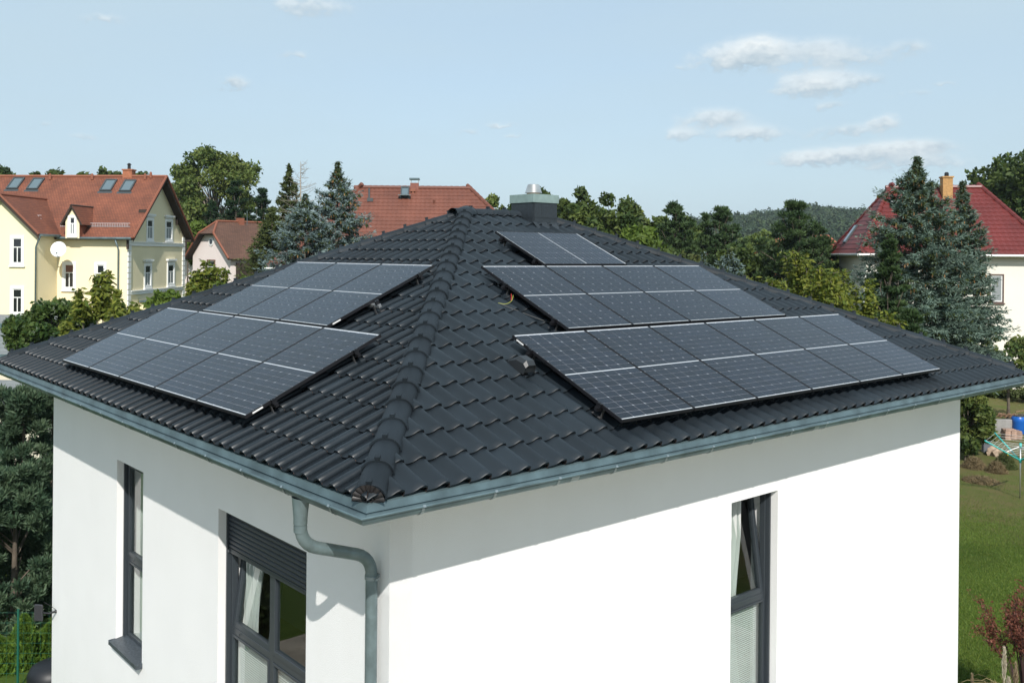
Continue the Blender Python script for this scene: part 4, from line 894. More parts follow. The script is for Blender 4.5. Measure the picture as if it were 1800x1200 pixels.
broadleaf(1775, 560, 55, 45, 'green shrub by the white wall right of the huge spruce', 'airy', .1, 4500, low=690, blobs=30, kind='bush')
broadleaf(1704, 684, 42, 36.8, 'green bush beside the far house wall corner', 'airy', .075, 9000, low=850, blobs=34, kind='bush')
broadleaf(1700, 765, 26, 36, 'darker low bush touching the white wall corner', 'oak', .08, 3000, low=850, blobs=20, kind='bush')
broadleaf(1752, 692, 44, 52, 'dark hedge behind the garden clutter', 'oak', .1, 8000, low=770, blobs=30, kind='bush')
broadleaf(1800, 690, 34, 50, 'reddish green hedge above the blue barrels', 'olive', .1, 4000, low=760, blobs=24, kind='bush')
# pines and thujas at the left edge
for (px, py, hw, dp_, lw_, lb) in [(-18, 688, 66, 22, 1130, 'dense grey green pine cut by the left picture edge'), (44, 690, 52, 21, 1120, 'dense grey green pine below the left eaves'), (96, 672, 44, 22.5, 1130, 'dense grey green pine touching the left wall corner'), (30, 830, 74, 19.6, 1150, 'low spreading pine in front of the other pines above the thujas')]:
    x, y = gxy(px, dp_); zt = ztop(py, px, dp_); zb = ztop(lw_, px, dp_); R = hw * dp_ / F_PX; t = thing('pine_tree', lb, 'tree', (x, y, GZ)); trunk(t, 0, 0, -.1, zt - GZ - .4, .09, M_bark)
    nb = 170; P = rand_unit(nb) * rng.uniform(.55, 1, (nb, 1)) ** .5 * np.array([R, R, (zt - zb) / 2]) + np.array([0, 0, (zt + zb) / 2 - GZ]); P[:, 2] += rng.normal(size=nb) * .06
    P = np.concatenate([P, np.stack([rng.uniform(-.7, .7, 14) * R, rng.uniform(-.7, .7, 14) * R, zt - GZ - rng.uniform(.0, .35, 14)], -1)]); nb = len(P); br = rng.uniform(.12, .24, nb)
    n = 38000; idx = rng.integers(0, nb, n); w = rand_unit(n); w[:, 2] = w[:, 2] * .8 + .15; C = P[idx] + w * br[idx, None] * rng.uniform(.3, 1.05, (n, 1)); dirn = unit(w + np.array([0, 0, .55]) + rng.normal(size=(n, 3)) * .35); sz = .065 * rng.uniform(.6, 1.4, (n, 1)); side = unit(np.cross(dirn, rand_unit(n)))
    tag(quadcloud('needles', C, dirn * sz, side * sz * .26, .35 + .18 * rng.normal(size=n) + .22 * rng.normal(size=nb)[idx] + .25 * w[:, 2] * 0, MLF['hedge'], t), kind='stuff')
    mb = MB()
    for q in P[::7]: mb.tube([(0, 0, max(.2, q[2] - .5)), tuple(q * np.array([.7, .7, 1]))], [.02, .008], 4, cap=False)
    tag(link('limbs', mb.mesh('limbs', M_bark), t), kind='stuff')
def thuja(px, py, hw, depth, label):
    x, y = gxy(px, depth); zt = ztop(py, px, depth); R = hw * depth / F_PX; H = zt - GZ; n = 9000
    t = thing('thuja', label, 'shrub', (x, y, GZ), group='thujas along the fence'); trunk(t, 0, 0, 0, H * .9, .04, M_bark)
    f = rng.uniform(0, 1, n) ** .8; a = rng.uniform(0, 6.28, n); lob = 1 + .14 * np.sin(a * 5 + f * 9) + .1 * np.sin(a * 9 - f * 20); r = R * (1 - f) ** .75 * lob * rng.uniform(.72, 1.05, n); C = np.stack([r * np.cos(a), r * np.sin(a), f * H], -1)
    dirn = unit(np.stack([np.cos(a) * .5, np.sin(a) * .5, np.ones(n)], -1) + rng.normal(size=(n, 3)) * .3); s = .05 * rng.uniform(.6, 1.5, (n, 1)); side = unit(np.cross(dirn, rand_unit(n)))
    tag(quadcloud('foliage', C, dirn * s, side * s * .5, .45 + .3 * rng.normal(size=n), MLF['thuja'], t), kind='stuff')
thuja(48, 1082, 36, 17.6, 'pointed bright green thuja right behind the green fence post')
thuja(2, 1120, 34, 17.3, 'bright green thuja at the lower left picture corner')
thuja(92, 1098, 30, 17.9, 'bright green thuja partly behind the left wall corner')
x, y = gxy(37, 16.6); t = thing('fence', 'thin green wire mesh fence with round green post at lower left', 'fence', (x, y, GZ)); M_green = new_mat('fence_green', (.01, .09, .06), .4)
for k in (-2, -1, 0, 1, 2):
    mb = MB(); mb.tube([(0, 0, 0), (0, 0, 1.42)], .022, 8); link('post', mb.mesh('post', M_green), t, Matrix.Translation(RT * (k * 2.2 + 0)))
mb = MB()
for j in range(8): z = .1 + j * .18; mb.tube([RT * -4.4 + Vector((0, 0, z)), RT * 4.4 + Vector((0, 0, z))], .0022, 3, cap=False)
for k in range(60): p = RT * (-4.4 + k * .15); mb.tube([p + Vector((0, 0, .05)), p + Vector((0, 0, 1.38))], .0018, 3, cap=False)
tag(link('mesh_wires', mb.mesh('mesh_wires', M_green), t), kind='stuff')
mb = MB(); mb.tube([(0, 0, 0), (0, 0, .30), (0, 0, .42), (0, 0, .50), (0, 0, .52)], [.42, .42, .36, .2, .02], 24); x, y = gxy(98, 16.6); o = mb.obj('rain_barrel', new_mat('dark_plastic', (.008, .009, .012), .5), smooth=True); o.location = (x, y, GZ); autosmooth(o.data, 50); tag(o, 'dark rounded rain barrel at the foot of the left wall corner', 'barrel')

# ------------------------------------------------------------------ background houses
def plain_tiles(name, c1, c2, tw=.18, th=.16):
    m = bpy.data.materials.new(name); m.use_nodes = True; t = m.node_tree; b = t.nodes['Principled BSDF']; b.inputs['Roughness'].default_value = .75
    uv = nd(t, 'ShaderNodeUVMap'); br = nd(t, 'ShaderNodeTexBrick'); br.inputs['Color1'].default_value = (*c1, 1); br.inputs['Color2'].default_value = (*c2, 1); br.inputs['Mortar'].default_value = (c1[0] * .35, c1[1] * .35, c1[2] * .35, 1)
    br.inputs['Scale'].default_value = 1; br.inputs['Mortar Size'].default_value = .018; br.inputs['Brick Width'].default_value = tw; br.inputs['Row Height'].default_value = th; br.inputs['Mortar Smooth'].default_value = .4; br.inputs['Bias'].default_value = .1
    t.links.new(uv.outputs[0], br.inputs['Vector']); n = nd(t, 'ShaderNodeTexNoise'); n.inputs['Scale'].default_value = .7; n.inputs['Detail'].default_value = 8; t.links.new(uv.outputs[0], n.inputs['Vector'])
    mr = nd(t, 'ShaderNodeMapRange'); mr.inputs['From Min'].default_value = .3; mr.inputs['From Max'].default_value = .7; mr.inputs['To Min'].default_value = .72; mr.inputs['To Max'].default_value = 1.2; t.links.new(n.outputs[0], mr.inputs[0])
    vm = nd(t, 'ShaderNodeVectorMath', operation='SCALE'); t.links.new(br.outputs[0], vm.inputs[0]); t.links.new(mr.outputs[0], vm.inputs['Scale']); t.links.new(vm.outputs[0], b.inputs['Base Color'])
    bp = nd(t, 'ShaderNodeBump'); bp.inputs['Distance'].default_value = .02; bp.inputs['Strength'].default_value = .8; t.links.new(br.outputs[0], bp.inputs['Height']); t.links.new(bp.outputs[0], b.inputs['Normal']); return m
def roof_slab(name, parent, polys, mat, th=.12, dark=None):
    """polys in local coords, eave edge first two points; gives uv in metres and a thickness below"""
    me = bpy.data.meshes.new(name); V = []; Fc = []; UV = []; mi = []
    for P in polys:
        P = [Vector(p) for p in P]; e = (P[1] - P[0]).normalized(); nrm = e.cross(P[-1] - P[0]).normalized(); nrm = nrm if nrm.z > 0 else -nrm; w = nrm.cross(e); o = len(V); k = len(P); V += P + [p - nrm * th for p in P]
        Fc.append(tuple(range(o, o + k))); UV += [((p - P[0]).dot(e) + 50, (p - P[0]).dot(w) + 50) for p in P]; mi.append(0)
        Fc.append(tuple(range(o + 2 * k - 1, o + k - 1, -1))); UV += [(0, 0)] * k; mi.append(1)
        for i in range(k): j = (i + 1) % k; Fc.append((o + i, o + k + i, o + k + j, o + j)); UV += [(0, 0)] * 4; mi.append(1)
    me.from_pydata([tuple(v) for v in V], [], Fc); u = me.uv_layers.new(name='UVMap'); u.data.foreach_set('uv', [c for q in UV for c in q]); me.materials.append(mat); me.materials.append(dark or M_darkwood); me.polygons.foreach_set('material_index', mi); me.update(); return link(name, me, parent)
M_darkwood = new_mat('dark_eaves_wood', (.035, .022, .016), .8)
M_pane = new_mat('dark_window_pane', (.012, .014, .018), .05, spec=.8)
M_sheer = new_mat('pane_with_net_curtain', (.25, .27, .28), .15)
M_wframe = new_mat('white_window_frame', (.78, .78, .76), .5)
def far_window(parent, M, r0, r1, z0, z1, trim=.14, tz=None, split=.36, style='T', head=False, pane=None, d=.06, trimmat=None):
    """M: r right, d inward, z up on the wall plane; overall opening r0..r1, z0..z1"""
    mb = MB(); rec = .10
    for (a, b, c, e) in ((r0 - trim, r0, z0 - trim, z1 + trim), (r1, r1 + trim, z0 - trim, z1 + trim), (r0, r1, z1, z1 + trim), (r0, r1, z0 - trim, z0)): mb.box(a, b, -.06, .02, c, e)
    mb.box(r0 - trim - .05, r1 + trim + .05, -.12, .0, z0 - trim - .07, z0 - trim)
    if head: mb.box(r0 - trim - .12, r1 + trim + .12, -.16, .0, z1 + trim + .12, z1 + trim + .24); mb.box(r0 - trim - .04, r1 + trim + .04, -.10, .0, z1 + trim + .04, z1 + trim + .12)
    w = link('window', mb.mesh('window', trimmat or M_wframe), parent, M)
    f = .055; zs = z1 - (z1 - z0) * split; mb = MB(); ring(mb, r0, r1, z0, z1, -.022, .03, f)
    if style == 'T': mb.box(r0 + f, r1 - f, -.020, .028, zs - f / 2, zs + f / 2); mb.box((r0 + r1) / 2 - f / 2, (r0 + r1) / 2 + f / 2, -.020, .028, z0 + f, zs - f / 2)
    link('window_frame', mb.mesh('window_frame', M_wframe), w)
    ps = [(r0 + f, r1 - f, zs + f / 2, z1 - f), (r0 + f, (r0 + r1) / 2 - f / 2, z0 + f, zs - f / 2), ((r0 + r1) / 2 + f / 2, r1 - f, z0 + f, zs - f / 2)] if style == 'T' else [(r0 + f, r1 - f, z0 + f, z1 - f)]
    for k, (a, b, c, e) in enumerate(ps):
        mb = MB(); mb.box(a, b, -.010, -.002, c, e); link('pane', mb.mesh('pane', (pane[k] if pane else M_pane)), w)
    return w
def house_frame(px, depth, theta):
    th = rad(theta); r_ = Vector((RT.x, RT.y, 0)).normalized(); f_ = Vector((FW.x, FW.y, 0)).normalized()
    U = r_ * math.cos(th) - f_ * math.sin(th); V = r_ * math.sin(th) + f_ * math.cos(th); x, y = gxy(px, depth); return Vector((x, y, GZ)), U, V
def hit(px, py, P, n):
    d = at(px, py, 1) - CAM; return CAM + d * ((P - CAM).dot(n) / d.dot(n))
# --- yellow villa at the left
K, U, V = house_frame(224, 58, 5)
def fac(px, py, v=0.):
    q = hit(px, py, K + V * v, V) - K; return q.dot(U), q.z
def gab(px, py, u=0.):
    q = hit(px, py, K + U * u, U) - K; return q.dot(V), q.z
HMx = frame_M(K, U, V, (0, 0, 1))            # local: x=u right, y=v deep, z up from ground
villa = thing('yellow_villa', 'pale yellow villa with red brown tiled roof and white trimmed windows at the left', 'house', M=HMx)
M_yel = new_mat('yellow_render', (.84, .735, .50), .9, spec=.2, noise=(.5, .02)); M_yel_shade = new_mat('gable_render_shade_toned', (.76, .675, .46), .9, spec=.2, noise=(.5, .03))  # gable copy is darker: the shade of grazing sun put into its colour
M_pt = plain_tiles('red_brown_plain_tiles', (.235, .076, .038), (.175, .056, .030))
ez = fac(180, 411)[1]; GW = 9.3; rz = gab(289, 307)[1] - .22; wu, _ = fac(101, 420); WD = 2.4; wl = wu - 4.4; AV = GW / 2
LEFT = -19.0
mb = MB(); mb.quad((LEFT, 0, 0), (0, 0, 0), (0, 0, ez), (LEFT, 0, ez)); mb.quad((LEFT, GW, 0), (LEFT, GW, ez), (0, GW, ez), (0, GW, 0)); mb.quad((LEFT, 0, 0), (LEFT, 0, ez), (LEFT, AV, rz - .3), (LEFT, GW, ez), (LEFT, GW, 0)); link('wall', mb.mesh('wall', M_yel), villa)
mb = MB(); mb.quad((0, 0, 0), (0, GW, 0), (0, GW, ez), (0, AV, rz - .25), (0, 0, ez)); link('gable_wall', mb.mesh('gable_wall', M_yel_shade), villa)
# projecting wing: gable front
wc = (wl + wu) / 2; wz = fac(12, 342, -WD)[1]; wez = ez + .1
mb = MB(); mb.quad((wl, -WD, 0), (wu, -WD, 0), (wu, -WD, wez), (wc, -WD, wz - .15), (wl, -WD, wez)); mb.quad((wu, -WD, 0), (wu, -.002, 0), (wu, -.002, wez), (wu, -WD, wez)); mb.quad((wl, -.002, 0), (wl, -WD, 0), (wl, -WD, wez), (wl, -.002, wez)); link('wing_wall', mb.mesh('wing_wall', M_yel), villa)
ov = .55; sl_ = (rz - ez) / AV; oe = .45; es = ez - oe * sl_ + .12
roof_slab('roof', villa, [[(LEFT, -oe, es), (ov, -oe, es), (ov, AV, rz), (LEFT, AV, rz)], [(ov, GW + oe, es), (LEFT, GW + oe, es), (LEFT, AV, rz), (ov, AV, rz)]], M_pt, .16)
wsl = (wz - wez) / (wu - wc); woe = .35; wes = wez - woe * wsl + .12; yb = (wz - ez) / sl_ + .25; yv = (wes - es) / sl_ - oe
roof_slab('wing_roof', villa, [[(wu + woe, -WD - .4, wes), (wu + woe, yv + .35, wes), (wc, yb, wz), (wc, -WD - .4, wz)], [(wl - woe, yv + .35, wes), (wl - woe, -WD - .4, wes), (wc, -WD - .4, wz), (wc, yb, wz)]], M_pt, .14)
M_ridge = new_mat('ridge_tile_clay', (.23, .080, .045), .7)
mb = MB(); mb.tube([(LEFT, AV, rz + .02), (ov, AV, rz + .02)], .10, 6); link('ridge_line', mb.mesh('ridge_line', M_ridge), villa)
mb = MB(); mb.tube([(wc, -WD - .4, wz + .02), (wc, yb, wz + .02)], .09, 6); link('ridge_line', mb.mesh('ridge_line', M_ridge), villa)
for s_ in (0, 1):                             # verge tiles of the gable
    mb = MB(); a = Vector((ov + .02, -oe if s_ == 0 else GW + oe, es + .03)); b = Vector((ov + .02, AV, rz + .05)); mb.tube([a, b], .075, 5); link('verge', mb.mesh('verge', M_ridge), villa)
    mb = MB(); mb.quad(a + Vector((-.02, 0, -.05)), b + Vector((-.02, 0, -.05)), b + Vector((-.02, 0, -.34)), a + Vector((-.02, 0, -.30))); link('barge_board', mb.mesh('barge_board', M_darkwood), villa)
    mb = MB(); a = Vector((wu + woe if s_ else wl - woe, -WD - .42, wes)); b = Vector((wc, -WD - .42, wz)); mb.tube([a + Vector((0, 0, .03)), b + Vector((0, 0, .05))], .06, 5, mi=0); mb.quad(a, b, b + Vector((0, 0, -.26)), a + Vector((0, 0, -.24)), mi=1); link('verge', mb.mesh('verge', [M_ridge, M_darkwood]), villa)
for (y_, z_) in ((-.15, ez - .25), (GW + .1, ez - .25), (1.6, ez + 1.5), (GW - 1.6, ez + 1.5)):
    mb = MB(); mb.box(.02, ov - .05, y_ - .07, y_ + .07, z_ - .1, z_ + .1); mb.box(.02, .14, y_ - .06, y_ + .06, z_ - .7, z_ - .1); link('bracket', mb.mesh('bracket', M_darkwood), villa)
# gutter, downpipes
mb = MB(); mb.tube([(wu + woe - .1, -oe - .06, es - .02), (ov - .1, -oe - .06, es - .02)], .075, 8); link('gutter', mb.mesh('gutter', M_zinc), villa)
mb = MB(); mb.tube([(wu + woe + .05, -WD - .35, wes - .03), (wu + woe + .05, -.4, wes - .03)], .075, 8); link('gutter', mb.mesh('gutter', M_zinc), villa)
u_, _ = fac(209.6, 430); mb = MB(); mb.tube([(u_ - .05, -oe, es - .1), (u_, -.12, es - .7), (u_, -.12, 0)], .055, 8); link('downpipe', mb.mesh('downpipe', M_zinc2, True), villa)
u_, _ = fac(64.5, 430, -WD); mb = MB(); mb.tube([(wu + woe, -WD - .25, wes - .1), (wu + woe - .1, -WD - .25, wes - .3), (u_, -WD - .1, wes - .75), (u_, -WD - .1, 0)], .055, 8); link('downpipe', mb.mesh('downpipe', M_zinc2, True), villa)
# facade windows
Mf = lambda v: frame_M((0, v, 0), (1, 0, 0), (0, 1, 0), (0, 0, 1)); Mg = frame_M((0, 0, 0), (0, 1, 0), (-1, 0, 0), (0, 0, 1))
M_brownshade = new_mat('brown_blind', (.16, .07, .045), .6)
def fwin(x0, y0, x1, y1, v, **kw):
    a, b = fac(x0, y1, v); c, d = fac(x1, y0, v); t = .16; return far_window(villa, Mf(v), a + t, c - t, b + t, d - t, trim=t, **kw)
fwin(18, 414, 43.5, 467, -WD); fwin(18, 503, 43.5, 554, -WD)
fwin(109.5, 460, 134.5, 510, 0, pane=[M_brownshade, M_pane, M_pane]); fwin(166, 461, 188, 511, 0)
def gwin(x0, y0, x1, y1, **kw):
    a, b = gab(x0, y1); c, d = gab(x1, y0); t = .16; return far_window(villa, Mg, a + t, c - t, b + t, d - t, trim=t, head=True, style='T', pane=[M_pane, M_sheer, M_sheer], **kw)
gwin(256.5, 383, 269.5, 424); gwin(289.5, 385.5, 303, 424); gwin(252.5, 462, 266, 507); gwin(293, 461, 306.5, 503)
for (py0, h_) in ((424.5, .26), (511, .26)):
    z_ = gab(228, py0)[1]; mb = MB(); mb.box(0.002, .07, .42, GW - .42, z_ - h_, z_ + .0); mb.box(.07, .12, .42, GW - .42, z_ - .06, z_ + .0); link('belt_course', mb.mesh('belt_course', M_wframe), villa)
qz = 0.6
while qz < ez - .3:
    for (y0, y1) in ((0.0, .42), (GW - .42, GW)):
        mb = MB(); mb.box(.002, .07, y0 + .0, y1, qz, qz + .30); link('quoin_stone', mb.mesh('quoin_stone', M_wframe), villa)
    qz += .345
# dormer
dv = -.62; du0 = fac(115, 415, dv)[0]; du1 = fac(139.5, 415, dv)[0]; dz0 = fac(125, 419, dv)[1]; dze = fac(125, 384, dv)[1]; dza = fac(125.5, 362, dv)[1]; dm = (du0 + du1) / 2; yb2 = lambda z: (z - ez) / sl_
mb = MB(); mb.quad((du0, dv, dz0), (du1, dv, dz0), (du1, dv, dze), (dm, dv, dza - .1), (du0, dv, dze)); mb.quad((du1, dv, dz0), (du1, yb2(dz0) + .3, dz0), (du1, yb2(dze) + .3, dze), (du1, dv, dze), mi=1); mb.quad((du0, yb2(dz0) + .3, dz0), (du0, dv, dz0), (du0, dv, dze), (du0, yb2(dze) + .3, dze)); link('dormer_wall', mb.mesh('dormer_wall', [M_yel, M_ridge]), villa)
oe2 = .28; dsl = (dza - dze) / (du1 - dm)
roof_slab('dormer_roof', villa, [[(du1 + oe2, dv - .2, dze - oe2 * dsl + .1), (du1 + oe2, yb2(dze) + .2, dze - oe2 * dsl + .1), (dm, yb2(dza) + .35, dza + .1), (dm, dv - .2, dza + .1)], [(du0 - oe2, yb2(dze) + .2, dze - oe2 * dsl + .1), (du0 - oe2, dv - .2, dze - oe2 * dsl + .1), (dm, dv - .2, dza + .1), (dm, yb2(dza) + .35, dza + .1)]], M_pt, .10)
a, b = fac(119.5, 415, dv); c, d = fac(135.5, 382, dv); far_window(villa, Mf(dv), a + .12, c - .12, b + .1, d, trim=.12, pane=[M_pane, M_sheer, M_sheer])
# skylights, snow guards, chimney, vents on the front slope
def slope_pt(px, py):
    n = Vector((0, -sl_, 1)).normalized(); nW = U * n.x + V * n.y + Vector((0, 0, n.z)); P0 = K + V * AV + Vector((0, 0, rz)); q = hit(px, py, P0, nW) - K; return q.dot(U), q.dot(V), q.z
ns = Vector((0, -sl_, 1)).normalized(); vs_ = Vector((0, 1, sl_)).normalized(); M_sky = new_mat('skylight_glass', (.10, .14, .16), .05, spec=1); M_skf = new_mat('skylight_frame', (.05, .06, .065), .5)
for i, (px, py) in enumerate(((11, 333), (46, 334), (175, 336.5), (209, 337.5))):
    o = Vector(slope_pt(px, py)); Ms = frame_M(o, (1, 0, 0), vs_, ns); mb = MB(); ring(mb, 0, .80, 0, 1.25, .02, .12, .09); fm = MB(); fm.add([(v[0], v[2], v[1]) for v in mb.v], [tuple(reversed(f)) for f in mb.f]); fm.box(-.1, .9, -.22, 0, .01, .03); sk = link('skylight', fm.mesh('skylight', M_skf), villa, Ms)
    mb = MB(); mb.box(.09, .71, .09, 1.16, .06, .08); link('pane', mb.mesh('pane', M_sky), sk)
M_guard = new_mat('snow_guard_zinc', (.38, .33, .33), .6)
for (p0, p1) in ((64.6, 96), (106, 114.5), (141, 229)):
    a = Vector(slope_pt(p0, 402)); b = Vector(slope_pt(p1, 402)); L = (b - a).length
    if p0 < 70: a = a + Vector((0, -1.0, .45)); L = .86
    mb = MB()
    for z_ in (.14, .34): mb.box(0, L, -.015, .015, z_, z_ + .035)
    for k in range(int(L / .11)): mb.box(k * .11, k * .11 + .03, -.008, .008, .12, .36)
    tag(link('snow_guard', mb.mesh('snow_guard', M_guard), villa, frame_M(a, (1, 0, 0), (0, 1, 0), (0, 0, 1))), kind='stuff')
u_, v_, z_ = slope_pt(225.5, 309); mb = MB(); mb.box(u_ - .32, u_ + .32, AV - .1, AV + .5, rz - .6, rz + .42); mb.box(u_ - .37, u_ + .37, AV - .15, AV + .55, rz + .42, rz + .50); c_ = link('chimney', mb.mesh('chimney', new_mat('chimney_brick', (.33, .12, .06), .8, noise=(8, .2))), villa)
mb = MB(); mb.tube([(u_, AV + .2, rz + .5), (u_, AV + .2, rz + .8), (u_, AV + .2, rz + .82), (u_, AV + .2, rz + .92)], [.11, .10, .17, .06], 10); link('chimney_pot', mb.mesh('chimney_pot', M_black), c_)
for px in (88, 162, 255, 265):
    o = slope_pt(px, 316 if px != 265 else 313); mb = MB(); mb.tube([(0, 0, 0), (0, 0, .35), (0, 0, .42)], [.10, .09, .03], 8); link('vent_tile', mb.mesh('vent_tile', M_ridge), villa, Matrix.Translation(o))
# satellite dish
o = Vector((fac(102.5, 438, -1.5)[0], -1.5, fac(102.5, 438, -1.5)[1])); t = thing('satellite_dish', 'round white satellite dish on the inner corner of the yellow villa', 'satellite dish', M=HMx @ Matrix.Translation(o))
mb = MB(); n = 24; R_ = .46; rows = [(0, .10), (.3, .085), (.6, .055), (.85, .02), (1, 0), (1.0, .015)]; vsd = [(R_ * r * math.cos(6.283 * k / n), d_z, R_ * 1.08 * r * math.sin(6.283 * k / n)) for (r, d_z) in rows for k in range(n)]
mb.add(vsd, [(j * n + k, j * n + (k + 1) % n, (j + 1) * n + (k + 1) % n, (j + 1) * n + k) for j in range(5) for k in range(n)]); link('dish', mb.mesh('dish', M_white, True), t, Matrix.Rotation(rad(16), 4, 'Z') @ Matrix.Rotation(rad(-18), 4, 'X'))
mb = MB(); mb.tube([(0, .1, -.4), (.05, -.25, -.42), (.12, -.42, -.22)], .014, 5); mb.tube([(.1, -.44, -.24), (.13, -.36, -.2)], .04, 8); link('feed_arm', mb.mesh('feed_arm', M_zinc2), t)
mb = MB(); mb.tube([(0, .1, 0), (0, .3, -.1), (-.62, .3, -.1)], .025, 6); link('wall_mount', mb.mesh('wall_mount', M_zinc2), t)
# low bay roof at the gable's foot
mb = MB(); z_ = gab(250, 527)[1]; mb.box(.05, 1.6, 1.6, 5.0, z_ - .12, z_); mb.box(.05, 1.45, 1.75, 4.85, 0, z_ - .121, mi=1); link('bay', mb.mesh('bay', [M_zinc, M_yel_shade]), villa)
for i, (bx, by, br_) in enumerate(((-9, 14, 2.6), (-13.5, 12, 2.4), (-6, 17.5, 2.5))):   # hedge bushes the window panes mirror
    n = 7000; t = thing('bush', ['round garden bush left of the house, mirrored in the wide window', 'second garden bush mirrored in the wide window, further from the house', 'third garden bush mirrored in the wide window, beside the pines'][i], 'bush', (bx, by, GZ)); P = rand_unit(40) * np.array([br_, br_, 1.6]) * .8; P[:, 2] = np.abs(P[:, 2]) + .3; idx = rng.integers(0, 40, n); C = P[idx] + rand_unit(n) * .65; T, B = leaves(C, .12); tag(quadcloud('crown', C, T, B, .4 + .3 * rng.normal(size=n), MLF['oak'], t), kind='stuff'); trunk(t, 0, 0, 0, 1.2, .08, M_bark)
# --- flat garages at the far left
M_felt = new_mat('grey_roof_felt', (.20, .215, .215), .9, noise=(1.5, .25, 8)); M_cream = new_mat('cream_wall', (.62, .57, .46), .9, noise=(1, .05))
def flat_box(px0, px1, d0, d1, z, label, name='garage', rim=.10):
    A_, B_ = at(px0, 450, d0), at(px1, 450, d0); x0 = (A_ - CAM).dot(RT); x1 = (B_ - CAM).dot(RT)
    M = frame_M(Vector((CAM.x, CAM.y, 0)), (RT.x, RT.y, 0), (FW.x, FW.y, 0), (0, 0, 1)); t = thing(name, label, name, M=M @ Matrix.Translation((x0, d0, GZ)))
    h = z - GZ; w = x1 - x0; dd = d1 - d0
    mb = MB(); mb.box(.1, w - .1, .1, dd, 0, h - .18); link('wall', mb.mesh('wall', M_cream), t)
    mb = MB(); mb.box(0, w, 0, dd, h - .178, h - .03); link('roof_deck', mb.mesh('roof_deck', M_felt), t)
    mb = MB(); mb.box(-.03, w + .03, -.06, .06, h - .22, h + rim * .3); mb.box(w - .06, w + .04, .061, dd, h - .22, h + rim * .3); link('roof_edge', mb.mesh('roof_edge', M_zinc), t)
    for k in range(1, int(dd / 1.6)): mb = MB(); mb.box(.02, w - .1, k * 1.6, k * 1.6 + .03, h - .03, h - .015); link('felt_seam', mb.mesh('felt_seam', M_felt), t)
    return t
flat_box(-160, 62, 46, 53, -1.75, 'farther grey flat roofed garage at the left edge, before the yellow villa')
flat_box(-260, 150, 34.5, 45.5, -2.0, 'wide grey flat roofed garage nearer than the other, left of the laurel bush')
flat_box(-200, 75, 27.5, 33.5, -2.75, 'low grey roofed carport seen under the left eaves', 'carport')

